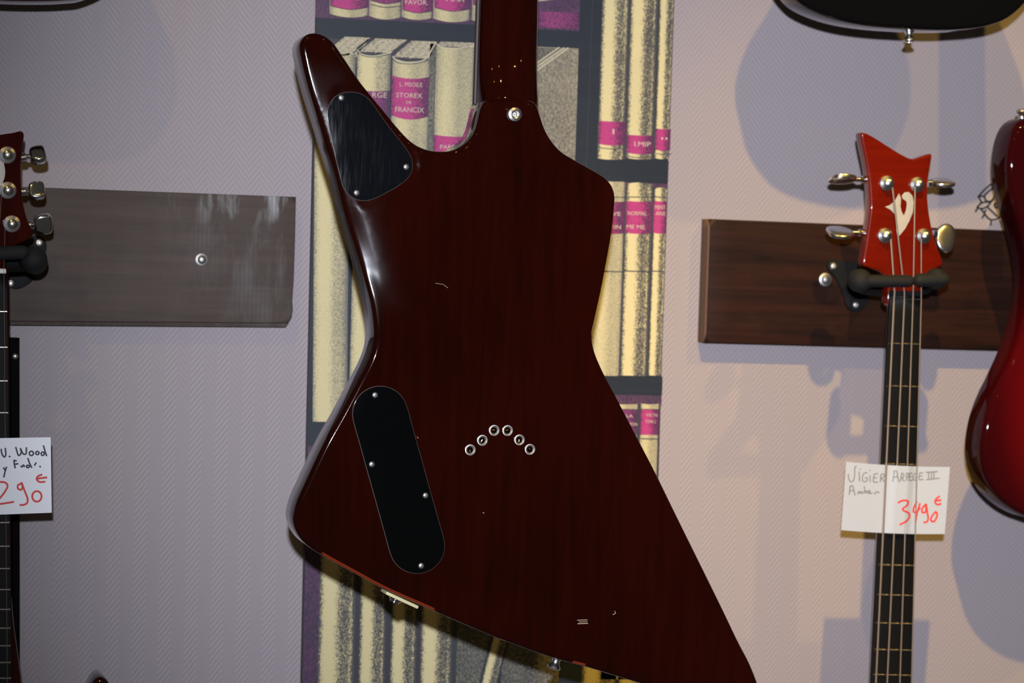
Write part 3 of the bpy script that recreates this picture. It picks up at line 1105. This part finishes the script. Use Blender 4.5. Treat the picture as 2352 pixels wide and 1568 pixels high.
# strap buttons
BUT = [(0.0, 0.0085), (0.0012, 0.0085), (0.0022, 0.0096), (0.0030, 0.0098), (0.0033, 0.0116), (0.0040, 0.0120), (0.0062, 0.0112), (0.0066, 0.0100), (0.0062, 0.0088), (0.0044, 0.0070), (0.0036, 0.0045), (0.0042, 0.0018), (0.0056, 0.0006), (0.0058, -0.001)]
b_axis = (CAM - P(1181, 263, EB)).normalized() * 0.15 + OUT
sbtn = add('strap_button', lathe(BUT, 32), M['button'], guitar, axis_mat(P(1181.5, 264, EB - 0.0005) - Vector((0.002, 0, 0)), b_axis))
pbt = P(1280, 1508, EB - 0.019)
copy_part(sbtn, guitar, axis_mat(pbt, Vector((-0.32, 0, -0.95))))

# output jack on the lower rim
j0 = P(919, 1371.5, EB - 0.018)
u_ = (P(958, 1388, EB - 0.018) - P(882, 1353, EB - 0.018)).normalized()
v_ = Vector((0, -1, 0))
nrm = u_.cross(v_)
if nrm.z > 0: nrm = -nrm
jm = Matrix((u_, v_, nrm)).transposed().to_4x4()
jm.translation = j0 - nrm * 0.0002
jp = add('jack_plate', box((0, 0, 0.0013), (0.0335, 0.0225, 0.0030), 0.0008), M['cream'], guitar, jm)
add('jack_socket', join(lathe([(0.0062, 0.0), (0.0064, 0.0012), (0.0056, 0.0020), (0.0046, 0.0022), (0.0046, 0.0040), (0.0030, 0.0041), (0.0028, 0.0)], 28)), M['chrome'], jp, jm @ Matrix.Translation((-0.003, -0.001, 0.0028)))

# ------------------------------------------------------------------ hangers with locking fingers
def hanger(label, base, plate_poly, board_off, screws, stem_from, stem_to, yoke, pads, fingers):
    root = thing('guitar_hanger', label, 'hanger', base, 'padded wall hangers')
    pl = add('base_plate', slab(catmull(pxz(plate_poly, board_off + 0.003), 0.003), -board_off - 0.003, 0.003, 0.0008, 0.0004, 0.01), M['blackmetal'], root)
    s_ = None
    for x_, y_ in screws:
        mw_ = axis_mat(P(x_, y_, board_off + 0.0029), OUT)
        if s_ is None:
            s_ = add('screw', lathe([(0.0, 0.0009), (0.0012, 0.0011), (0.0016, 0.0022), (0.003, 0.0018), (0.0041, 0.0004), (0.0043, 0.0)], 22), M['nickel'], pl, mw_)
        else:
            copy_part(s_, pl, mw_)
    add('arm', capsule(stem_from, stem_to, 0.0085), M['blackmetal'], root)
    add('yoke', tube(yoke, 0.0095, 16), M['blackmetal'], root)
    for a_, b_, r_ in pads:
        add('pad', capsule(a_, b_, r_), M['rubber'], root)
    for a_, b_, r_, fl in fingers:
        add('locking_finger', capsule(a_, b_, r_, 24, fl), M['rubber'], root)
    return root


BF = 0.150
hb = P(1960, 650, BT)
hanger('black padded wall hanger holding the orange bass headstock', hb,
       [(1905, 597), (1925, 598), (1975, 604), (2010, 612), (2012, 640), (1996, 690), (1984, 708), (1966, 716), (1948, 706), (1936, 672), (1918, 634), (1902, 616)], BT,
       [(1914, 611), (1965.5, 700)],
       P(1985, 655, BT + 0.003), P(2048, 650, BF - 0.045),
       [P(1968, 646, BF - 0.012), P(1985, 656, BF - 0.034), P(2030, 662, BF - 0.046), P(2085, 662, BF - 0.046), P(2128, 655, BF - 0.034), P(2150, 644, BF - 0.012)],
       [(P(1972, 644, BF - 0.022), P(1976, 644, BF + 0.012), 0.0125), (P(2146, 640, BF - 0.022), P(2150, 640, BF + 0.012), 0.0115)],
       [(P(1982, 645, BF + 0.0165), P(2083, 645, BF + 0.0165), 0.0082, (0.8, 0.9)), (P(2114, 643, BF + 0.0165), P(2164, 641, BF + 0.0165), 0.0085, (0.85, 0.9))])

# ------------------------------------------------------------------ orange bass
bass = thing('bass_guitar', 'orange-headed four-string bass hanging before the right board', 'bass guitar', P(2070, 700, BF))
BH = [(1979.5, 304.5), (1990, 306), (2012, 317.6), (2044, 338), (2073.7, 355.8), (2095.7, 364.8), (2114.7, 360), (2139, 352.8), (2141, 356), (2136.8, 385), (2132, 417), (2131, 446.7),
      (2133.8, 482), (2139.7, 517), (2150, 558), (2161.7, 587.6), (2166, 602), (2164, 609), (2147, 618.4), (2134, 627), (2124, 642), (2119, 668), (2118, 700), (2040, 700), (2039, 668), (2035, 636), (2021, 624), (1997, 615.5),
      (1983.5, 609.6), (1982.7, 599), (1988.6, 564), (1997, 505), (2000, 476), (1999, 446.7), (1997, 417), (1991.5, 379), (1983, 338), (1978.5, 311)]
hp_ = catmull(pxz(BH, BF), 0.0028)
add('headstock', slab(hp_, -BF, 0.0155, 0.0022, 0.0015, 0.012), M['orange_wood'], bass, smooth=50)
LG = [(520, 595), (560, 582), (600, 545), (631, 490), (646, 530), (644, 572), (642, 590), (650, 630), (668, 666), (686, 620), (692, 580), (688, 552), (672, 542), (656, 528), (654, 505), (676, 482), (708, 480),
      (736, 510), (746, 560), (738, 640), (712, 705), (680, 765), (640, 815), (620, 832), (622, 770), (614, 700), (598, 655), (566, 620)]
lgp = pxz([(1880 + a_ / 3.408, 300 + b_ / 3.408) for a_, b_ in LG], BF + 0.0003)
add('logo', slab(dense(lgp, 0.004), -BF - 0.0003, 0.0006, 0.0001, 0.0001, 0.02), M['pearl'], bass, smooth=20)

POST = [(0.0, 0.0120), (0.0034, 0.0106), (0.0046, 0.0098), (0.0044, 0.0080), (0.0040, 0.0055), (0.0046, 0.0038), (0.0060, 0.0034), (0.0080, 0.0028), (0.0086, 0.0014), (0.0086, 0.0)]


def tuner(parent, post, shaft_a, wing_c, wing_r, wing_th, wing_n, off, wing_h=None, name='tuning_machine', pmat='tuner', wmat='tuner', pw=(0.75, 0.72, 0.55)):
    """post on the headstock face; key with its shaft out at the side"""
    mw_ = axis_mat(P(*post, off - 0.0003), OUT)
    tm = add(name, lathe(POST, 28), M[pmat], parent, mw_)
    add('shaft', tube([shaft_a, shaft_a + (wing_c - shaft_a) * 0.3, shaft_a + (wing_c - shaft_a) * 0.34, wing_c], [0.0042, 0.0042, 0.0026, 0.0022], 14), M['chrome'], tm)
    # rounded key head: flattened superellipse
    ax_ = (wing_c - shaft_a).normalized()
    nn_ = Vector(wing_n).normalized()
    side = ax_.cross(nn_).normalized()
    nn_ = side.cross(ax_).normalized()
    bm_ = bmesh.new()
    bmesh.ops.create_uvsphere(bm_, u_segments=28, v_segments=14, radius=1.0)
    for v in bm_.verts:
        c = v.co.copy()
        sgn = lambda t, e: math.copysign(abs(t) ** e, t)
        waist = 1.0 - 0.28 * max(0.0, -c.x)
        v.co = Vector((sgn(c.x, pw[0]) * wing_r, sgn(c.y, pw[1]) * (wing_h or wing_r) * waist, sgn(c.z, pw[2]) * wing_th))
    R3 = Matrix((ax_, side, nn_)).transposed().to_4x4()
    R3.translation = wing_c
    bm_.transform(R3)
    add('key', bm_, M[wmat], tm)
    return tm


def add_world(*a, **k_):
    return add(*a, **k_)


# children of a rotated part keep world placement: bake through WM
_old_add = add


def add(name, bm, mats, parent=None, mw=None, smooth=35, recalc=True, label=None):
    if mw is None and parent is not None and parent.type == 'MESH':
        org = WM[parent].translation.copy()
        bmesh.ops.translate(bm, verts=bm.verts, vec=-org)
        mw = Matrix.Translation(org)
    return _old_add(name, bm, mats, parent, mw, smooth, recalc, label)


SO = BF - 0.0115
tuner(bass, (2035.5, 421), P(2000, 413, SO), P(1936, 411, SO), 0.0150, 0.0036, (0, 0.25, 1), BF, 0.014)
tuner(bass, (2105, 424), P(2130, 421, SO), P(2163, 419, SO), 0.0135, 0.0036, (0, -0.3, 1), BF, 0.014)
tuner(bass, (2031, 541), P(1992, 535, SO), P(1930, 534, SO), 0.0150, 0.0036, (0, -0.45, 1), BF, 0.014)
tuner(bass, (2120, 542), P(2142, 536, SO), P(2171, 546, SO), 0.0115, 0.0036, (0.1, -1, 0.25), BF, 0.0165)

# neck, fingerboard, frets, strings
n1, n2 = (2082.5, 686), (2049.5, 1543)


def nx(y_, u):
    """x on the fingerboard at photo height y_, u 0..1 from the left edge"""
    t = (y_ - 680) / 863.0
    l_, r_ = 2044.5 - 41.5 * t, 2118 - 22.3 * t
    return l_ + (r_ - l_) * u


secs = [(nx(y_, 0), nx(y_, 1), y_, BF - 0.002, -0.019) for y_ in (672, 900, 1200, 1543, 2100)]
add('neck', neck_loft(secs, 18), M['neck_wood'], bass, smooth=60)
fp = pxz([(nx(672, 0), 672), (nx(672, 1), 672), (nx(2100, 1), 2100), (nx(2100, 0), 2100)], BF + 0.002)
fbo = add('fingerboard', slab(dense([tuple(p) for p in fp], 0.02), -BF - 0.002, 0.005, 0.0008, 0.0004, 0.03), M['ebony'], bass)
za = P(n1[0], n1[1], BF)
fz = BF + 0.002
for nfr in range(0, 16):
    dist = 0.864 * (1 - 2 ** (-nfr / 12))
    # find the photo height with this distance along the neck
    lo_, hi_ = 600.0, 2400.0
    for _ in range(40):
        mid = (lo_ + hi_) / 2
        if (P(nx(mid, 0.5), mid, fz) - P(nx(686, 0.5), 686, fz)).length * (1 if mid > 686 else -1) < dist: lo_ = mid
        else: hi_ = mid
    if lo_ > 1600: break
    a_, b_ = P(nx(lo_, 0.02), lo_ - 1.0, fz + 0.0001), P(nx(lo_, 0.98), lo_ + 1.2, fz + 0.0001)
    add('fret', tube([a_, a_ + (b_ - a_) * 0.01, a_ + (b_ - a_) * 0.99, b_], [0.0006, 0.0011, 0.0011, 0.0006], 10), M['fret'], bass)
nutb = slab(dense(pxz([(nx(672, 0) + 1, 668), (nx(672, 1), 669), (nx(680, 1), 680), (nx(680, 0) + 1, 679)], BF + 0.0045), 0.01), -BF - 0.0045, 0.005, 0.0005, 0.0003, 0.02)
add('nut', nutb, M['blackmetal'], bass)
SZ = fz + 0.0035
ST = [(2046, 545, 2055, 1.15, 0.12, 0.095), (2050, 430, 2077.5, 1.0, 0.43, 0.37), (2102, 430, 2097.5, 0.85, 0.71, 0.70), (2116, 548, 2116, 0.7, 0.975, 0.99)]
ST_U = [(0.13, 0.11), (0.45, 0.39), (0.72, 0.70), (0.975, 0.985)]
for i, (sx, sy, nx_, rr_, u0, u1) in enumerate(ST):
    ua, ub = ST_U[i]
    bot_x = nx(2090, ub + (ub - ua) * 0.6)
    lift = 0.0006 if i in (0, 3) else -0.0008
    pts_ = [P(sx, sy, BF + 0.0055), P(nx_, 672, SZ + 0.001), P(nx(686, ua), 686, SZ), P(nx(1140, (ua + ub) / 2), 1140, SZ + lift), P(bot_x, 2090, SZ + 0.002)]
    add('string', tube(pts_, rr_ * 0.001, 10), M['string'], bass)

# ------------------------------------------------------------------ price cards
def card(label, corners, bow, offs, mats_, strokes, nu=16):
    """corners TL,TR,BR,BL in photo px; offs(u) is the distance from the wall across the card"""
    bm_ = bmesh.new()
    (tl, tr, br, bl) = [np.array(c, float) for c in corners]

    def at(u, v, extra=0.0):
        p = (tl * (1 - u) + tr * u) * (1 - v) + (bl * (1 - u) + br * u) * v
        p = p + np.array((0, bow * 4 * u * (1 - u)))
        q = P(p[0], p[1], BF)
        q.y = -(offs(u) + extra)
        # keep the photographed outline when the card bends: slide along the viewing ray
        d = ray(p[0], p[1])
        return CAM + d * ((q.y - CAM.y) / d.y)
    TH = 0.0004
    fr_ = [[bm_.verts.new(at(i / nu, j / 4, TH)) for i in range(nu + 1)] for j in range(5)]
    bk_ = [[bm_.verts.new(at(i / nu, j / 4, 0.0)) for i in range(nu + 1)] for j in range(5)]
    for j in range(4):
        for i in range(nu):
            bm_.faces.new((fr_[j][i], fr_[j + 1][i], fr_[j + 1][i + 1], fr_[j][i + 1]))
            bm_.faces.new((bk_[j][i], bk_[j][i + 1], bk_[j + 1][i + 1], bk_[j + 1][i]))
    rim = [(0, i) for i in range(nu)] + [(j, nu) for j in range(4)] + [(4, i) for i in range(nu, 0, -1)] + [(j, 0) for j in range(4, 0, -1)]
    for q, (j, i) in enumerate(rim):
        j2, i2 = rim[(q + 1) % len(rim)]
        bm_.faces.new((fr_[j][i], fr_[j2][i2], bk_[j2][i2], bk_[j][i]))
    bmesh.ops.recalc_face_normals(bm_, faces=bm_.faces)

    def uv_of(x_, y_):
        p = np.array((x_, y_), float)
        u, v = 0.5, 0.5
        for _ in range(12):
            c = (tl * (1 - u) + tr * u) * (1 - v) + (bl * (1 - u) + br * u) * v
            du = (tr - tl) * (1 - v) + (br - bl) * v
            dv = (bl - tl) * (1 - u) + (br - tr) * u
            s_ = np.linalg.solve(np.array([du, dv]).T, p - c)
            u, v = u + s_[0], v + s_[1]
        return u, v

    cnt = [0]
    for s_, wd, mi in strokes:
        q = catmull(s_, 2.0, False) if len(s_) > 2 else [tuple(np.array(s_[0]) * (1 - t) + np.array(s_[1]) * t) for t in np.linspace(0, 1, 12)]
        def put_ink(x_, y_):
            cnt[0] += 1
            return at(*uv_of(x_, y_), TH + 0.00014 + 1.2e-7 * cnt[0])
        for f in stroke_faces(bm_, q, wd, put_ink, mi):
            f.normal_update()
            if f.normal.y > 0: f.normal_flip()
    base = at(0.5, 1.0)
    o = _old_add('price_card', bm_, mats_, smooth=0, recalc=False, mw=Matrix.Identity(4))
    # origin at the card's lower edge
    o.data.transform(Matrix.Translation(-base))
    o.matrix_world = Matrix.Translation(base)
    WM[o] = Matrix.Translation(base)
    return meta(o, label, 'price card')


def sc_pts(lst, ox, oy, s_):
    return [(ox + a_ / s_, oy + b_ / s_) for a_, b_ in lst]


GREY = [[(475, 335), (480, 400), (508, 452), (545, 442), (570, 380), (576, 280), (580, 218), (604, 204)], [(646, 290), (652, 440)], [(655, 240), (664, 246)],
        [(772, 298), (722, 312), (697, 385), (712, 440), (752, 440), (776, 408), (772, 378), (742, 386)], [(820, 340), (820, 440)], [(815, 258), (824, 264)],
        [(942, 308), (884, 318)], [(884, 318), (876, 440), (942, 446)], [(880, 380), (926, 374)], [(985, 440), (988, 330)], [(988, 330), (1030, 312), (1048, 345), (992, 388)], [(1000, 386), (1060, 442)],
        [(1180, 432), (1206, 272)], [(1190, 275), (1240, 262), (1258, 350), (1278, 438)], [(1188, 364), (1262, 356)],
        [(1302, 430), (1322, 300)], [(1322, 300), (1352, 312), (1350, 360), (1312, 370)], [(1318, 368), (1364, 428)],
        [(1398, 420), (1400, 300)], [(1400, 300), (1432, 310), (1428, 360), (1402, 366)], [(1446, 304), (1444, 414), (1490, 414)], [(1446, 304), (1488, 300)], [(1446, 358), (1480, 354)],
        [(1556, 306), (1516, 320), (1504, 390), (1530, 416), (1560, 396), (1552, 366), (1530, 368)], [(1660, 296), (1606, 304)], [(1606, 304), (1602, 402), (1664, 404)], [(1604, 352), (1650, 348)],
        [(1708, 292), (1890, 286)], [(1716, 410), (1916, 392)], [(1752, 292), (1748, 404)], [(1798, 290), (1794, 402)], [(1836, 290), (1834, 400)],
        [(488, 655), (500, 560), (512, 518)], [(496, 528), (540, 512), (560, 580), (582, 662)], [(494, 596), (568, 586)],
        [(622, 638), (640, 598), (654, 632), (674, 596), (690, 632), (716, 600)], [(728, 518), (738, 620)], [(738, 618), (770, 612), (760, 584), (738, 596)], [(786, 612), (822, 598), (812, 578), (788, 596), (802, 628), (856, 616)],
        [(892, 638), (912, 604), (930, 600), (968, 612)]]
RED = [[(1265, 768), (1340, 734), (1420, 745), (1412, 806), (1336, 868), (1352, 894), (1426, 928), (1450, 978), (1404, 1056), (1295, 1116)],
       [(1562, 758), (1512, 860), (1512, 918), (1562, 918), (1612, 856)], [(1612, 786), (1572, 920), (1542, 1078)],
       [(1704, 800), (1650, 862), (1648, 926), (1698, 926), (1708, 800), (1732, 950), (1742, 1030), (1722, 1080), (1674, 1090)],
       [(1862, 926), (1804, 992), (1786, 1058), (1830, 1082), (1878, 1012), (1884, 950), (1860, 924)],
       [(1922, 682), (1866, 726), (1854, 780), (1890, 812), (1946, 800)], [(1858, 748), (1946, 744)]]
strk = [(sc_pts(s, 1880, 1040, 6.918), 2.5, 1) for s in GREY] + [(sc_pts(s, 1880, 1040, 6.918), 4.2, 2) for s in RED]
kx = 0.40
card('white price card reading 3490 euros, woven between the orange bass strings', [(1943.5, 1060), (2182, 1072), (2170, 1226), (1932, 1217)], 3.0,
     lambda u: fz + 0.0050 - 0.0032 * float(sstep(0.05, 0.125, abs(u - 0.548))) + 0.006 * max(0.0, abs(u - 0.548) - 0.16), [M['card_dimmed'], M['ink_grey'], M['ink_red']], strk, 48)

LG0 = 0.150
BLK = [[(18, 365), (38, 458), (72, 492), (92, 468), (86, 350)], [(148, 482), (166, 488)], [(258, 335), (308, 470), (346, 428), (334, 352)], [(334, 352), (388, 448), (424, 440), (432, 340)],
       ellipse_pts(514, 434, 34, 36), ellipse_pts(612, 428, 28, 26), ellipse_pts(700, 440, 26, 28), [(712, 308), (738, 400), (764, 474)],
       [(58, 668), (84, 716)], [(106, 658), (84, 730), (62, 822)], [(228, 548), (236, 610), (248, 672)], [(228, 548), (268, 556)], [(238, 612), (296, 604)], [(342, 640), (362, 658), (384, 622), (402, 650)],
       ellipse_pts(456, 648, 24, 20), [(458, 516), (482, 590), (520, 668)], [(566, 630), (590, 588)], [(650, 646), (664, 656)]]
RD2 = [[(684, 782), (622, 808), (600, 852), (640, 898), (736, 900)], [(604, 848), (680, 838), (766, 828)],
       [(-60, 925), (20, 902), (100, 920), (124, 970), (80, 1060), (-20, 1190), (-80, 1262)], [(-60, 1268), (60, 1254), (224, 1228)],
       [(348, 930), (296, 952), (294, 1008), (346, 1030), (368, 980), (352, 908), (400, 1040), (452, 1180), (440, 1250), (384, 1276), (328, 1280)], ellipse_pts(604, 1138, 76, 86, 18)]
strk = [(sc_pts(s, 0, 980, 7.13), 3.6, 1) for s in BLK] + [(sc_pts(s, 0, 980, 7.13), 4.4, 2) for s in RD2]
card('white price card reading 290 euros, tucked on the left guitar neck', [(-120, 1008), (116.4, 1003.8), (119, 1177), (-120, 1186)], 0.0,
     lambda u: LG0 + 0.0075, [M['card'], M['ink_black'], M['ink_red']], strk)

# ------------------------------------------------------------------ guitar at the left edge
lgt = thing('electric_guitar', 'dark red guitar cut by the left edge, headstock with three chrome keys', 'guitar', P(0, 640, LG0))
RH = [(15, 307), (32, 304.4), (49, 301), (54.5, 306), (53.5, 327), (49, 364), (48.5, 409), (51, 451), (58.5, 489), (69, 520), (76.5, 537), (74, 543), (60, 553), (45, 559), (27, 569), (16, 586), (13.5, 612), (13.5, 628)]
cxl = lambda y_: -29.0 - 0.022 * (y_ - 300)
LH = [(2 * cxl(y_) - x_, y_ - 3) for x_, y_ in RH[::-1]]
lhp = catmull(pxz(RH + LH + [(-29, 312)], LG0), 0.003)
add('headstock', slab(lhp, -LG0, 0.0145, 0.0022, 0.0015, 0.012), M['cherry'], lgt, smooth=50)
add('inlay', slab(catmull(pxz([(-10, 352), (4, 364), (11.5, 388), (10, 410), (2, 424), (-12, 430), (-40, 420), (-50, 390), (-34, 360)], LG0 + 0.0003), 0.003), -LG0 - 0.0003, 0.0006, 0.0001, 0.0001, 0.02), M['pearl'], lgt, smooth=20)
SO = LG0 - 0.009
tuner(lgt, (16.5, 356), P(48, 362, SO), P(87, 356, SO), 0.0080, 0.0050, (0, -0.75, 0.70), LG0, 0.0098, pw=(0.5, 0.5, 0.30), wmat='chrome')
tuner(lgt, (17.5, 437), P(48, 440, SO), P(84, 438, SO), 0.0080, 0.0050, (0, -1, 0.34), LG0, 0.0090, pw=(0.5, 0.5, 0.30), wmat='chrome')
tuner(lgt, (27, 514), P(58, 517, SO), P(99, 514, SO), 0.0088, 0.0050, (0.1, -1, -0.36), LG0, 0.0100, pw=(0.5, 0.5, 0.30), wmat='chrome')


def lx(y_):
    return 17.5 + (y_ - 630) * 0.0098


secs = [(lx(y_) - 100 - (y_ - 630) * 0.028, lx(y_) + 1.5, y_, LG0 - 0.003, -0.018) for y_ in (612, 900, 1200, 1568, 1800)]
add('neck', neck_loft(secs, 18), M['cherry'], lgt, smooth=60)
fp = pxz([(lx(620) - 104, 622), (lx(620), 622), (lx(1800), 1800), (lx(1800) - 134, 1800)], LG0 + 0.002)
lfb = slab(dense([tuple(p) for p in fp], 0.02), -LG0 - 0.002, 0.005, 0.0008, 0.0004, 0.03)
add('fingerboard', lfb, M['ebony'], lgt)
add('nut', slab(dense(pxz([(-86, 615), (13.5, 617), (14.5, 628), (-86, 626)], LG0 + 0.004), 0.01), -LG0 - 0.004, 0.0045, 0.0006, 0.0003, 0.02), M['nut'], lgt)
lz = LG0 + 0.002
for nfr in range(1, 22):
    dist = 0.648 * (1 - 2 ** (-nfr / 12))
    lo_, hi_ = 600.0, 2400.0
    for _ in range(40):
        mid = (lo_ + hi_) / 2
        if (P(lx(mid), mid, lz) - P(lx(628), 628, lz)).length * (1 if mid > 628 else -1) < dist: lo_ = mid
        else: hi_ = mid
    if lo_ > 1620: break
    a_, b_ = P(lx(lo_) - 105, lo_, lz + 0.0001), P(lx(lo_) - 1.2, lo_, lz + 0.0001)
    add('fret', tube([a_, a_ + (b_ - a_) * 0.01, a_ + (b_ - a_) * 0.988, b_], [0.0006, 0.0011, 0.0011, 0.0007], 10), M['fret'], lgt)
for (sx, sy, dx, rr_) in ((12, 520, 8.5, 0.00022), (4, 437, 25, 0.00028)):
    add('string', tube([P(sx, sy, LG0 + 0.006), P(lx(620) - dx, 620, lz + 0.003), P(lx(1100) - dx * 1.08, 1100, lz + 0.0028), P(lx(1780) - dx * 1.2, 1780, lz + 0.004)], rr_, 8), M['string'], lgt)
hornp = pxz([(20, 1290), (25, 1345), (28.5, 1390), (33.5, 1440), (41, 1495), (47.5, 1545), (52, 1600), (62, 1680), (90, 1760), (160, 1850), (160, 2000), (-300, 2000), (-300, 1700), (-120, 1560), (-60, 1480), (-20, 1300)], LG0 - 0.012)
add('body', slab(catmull(hornp, 0.004), -LG0 + 0.012, 0.042, 0.004, 0.004, 0.02), M['cherry'], lgt, smooth=50)
hb = P(60, 600, BT)
hanger('black padded wall hanger at the left edge, holding the dark red headstock', hb,
       [(60, 552), (85, 540), (104, 552), (106, 575), (92, 600), (78, 640), (60, 656), (36, 664), (15, 656), (-10, 640), (-40, 600), (-60, 560), (-20, 548)], BT,
       [(90, 557), (24, 650)],
       P(20, 600, BT + 0.003), P(-22, 600, LG0 - 0.042),
       [P(80, 590, LG0 - 0.010), P(58, 600, LG0 - 0.032), P(10, 604, LG0 - 0.044), P(-60, 604, LG0 - 0.044), P(-110, 600, LG0 - 0.032), P(-130, 590, LG0 - 0.01)],
       [(P(80, 602, LG0 - 0.026), P(78, 594, LG0 + 0.004), 0.0125), (P(-130, 596, LG0 - 0.024), P(-128, 590, LG0 + 0.004), 0.0125)],
       [(P(50, 579, LG0 + 0.0155), P(-26, 582, LG0 + 0.0155), 0.0072, (0.9, 0.7))])

# ------------------------------------------------------------------ black body at the top right
TB = 0.190
tbl = [(1833, 0), (1858.6, 19), (1903, 38), (1951, 51), (2015, 60.6), (2088, 66), (2158.5, 68.5), (2222, 66), (2270, 59), (2311.6, 44.7), (2334, 29), (2356, 8), (2388, -40), (2410, -110), (2408, -200), (2370, -300),
       (2318, -380), (2290, -450), (2310, -540), (2330, -640), (2240, -600), (2190, -590), (2130, -610), (1990, -700), (1900, -640), (1880, -520), (1892, -430), (1858, -330), (1800, -230), (1774, -140), (1785, -70)]
bg = thing('electric_guitar', 'black glossy guitar body whose rounded bottom hangs into the top right corner', 'guitar', P(2088, 0, TB - 0.02))
add('body', slab(catmull(pxz(tbl, TB), 0.004), -TB, 0.044, 0.006, 0.005, 0.015, rings=[0.0005, 0.0018, 0.0036, 0.006]), M['black_gloss'], bg, smooth=55)
copy_part(sbtn, bg, axis_mat(P(2088, 72, TB - 0.018), Vector((-0.02, -0.15, -1))))
add('neck', neck_loft([(2180, 2290, -560, TB - 0.01, -0.018), (2190, 2280, -1000, TB - 0.01, -0.018)][::-1], 16), M['black_gloss'], bg)

# ------------------------------------------------------------------ red sunburst body at the right edge
RB = 0.150
rbl = [(2420, 272), (2385, 268), (2357, 272), (2338, 288), (2325, 316), (2318, 352), (2317, 395), (2323, 440), (2336, 490), (2351, 540), (2364, 600), (2368, 650), (2363, 700), (2351, 750), (2332, 808), (2305, 868),
       (2283, 913), (2266, 960), (2257, 1005), (2255, 1045), (2261, 1085), (2277, 1120), (2304, 1152), (2348, 1182), (2410, 1200), (2500, 1206), (2590, 1180), (2650, 1110), (2660, 1020), (2620, 900), (2580, 790),
       (2575, 660), (2610, 520), (2640, 420), (2610, 360), (2560, 400), (2500, 440), (2450, 380)]
rc = P(2420, 985, RB)
rg = thing('electric_guitar', 'glossy cherry red sunburst body cut by the right edge', 'guitar', P(2440, 1100, RB - 0.02))
add('body', slab(catmull(pxz(rbl, RB), 0.004), -RB, 0.044, 0.008, 0.005, 0.015, rings=[0.0006, 0.0024, 0.0048, 0.008]), M['burst'], rg, smooth=55)
copy_part(sbtn, rg, axis_mat(P(2347, 276, RB - 0.020), Vector((-0.10, -0.1, 1))))
add('neck', neck_loft([(2408, 2512, 440, RB - 0.01, -0.018), (2412, 2508, -300, RB - 0.01, -0.018)][::-1], 16), M['cherry'], rg)

# ------------------------------------------------------------------ horn tip at the lower left, body rim at the upper left
bh = [(232, 1554), (221, 1559), (210, 1574), (202, 1600), (194, 1650), (190, 1720), (175, 1800), (420, 1800), (360, 1720), (296, 1650), (268, 1600), (254, 1574), (243, 1559)]
t1 = thing('electric_guitar', 'dark red guitar horn tip poking up at the bottom left', 'guitar', P(235, 1700, 0.13))
add('body', slab(catmull(pxz(bh, 0.150), 0.003), -0.150, 0.044, 0.004, 0.004, 0.012), M['cherry'], t1, smooth=55)
tp = [(-420, -150), (-330, -60), (-180, -14), (0, 0), (90, 2), (150, 0), (190, -5), (240, -30), (285, -90), (300, -180), (260, -300), (-380, -300)]
t2 = thing('electric_guitar', 'dark red guitar body, only its bottom rim showing at the top left', 'guitar', P(60, -100, 0.13))
add('body', slab(catmull(pxz(tp, 0.150), 0.004), -0.150, 0.044, 0.005, 0.005, 0.02), M['cherry'], t2, smooth=55)
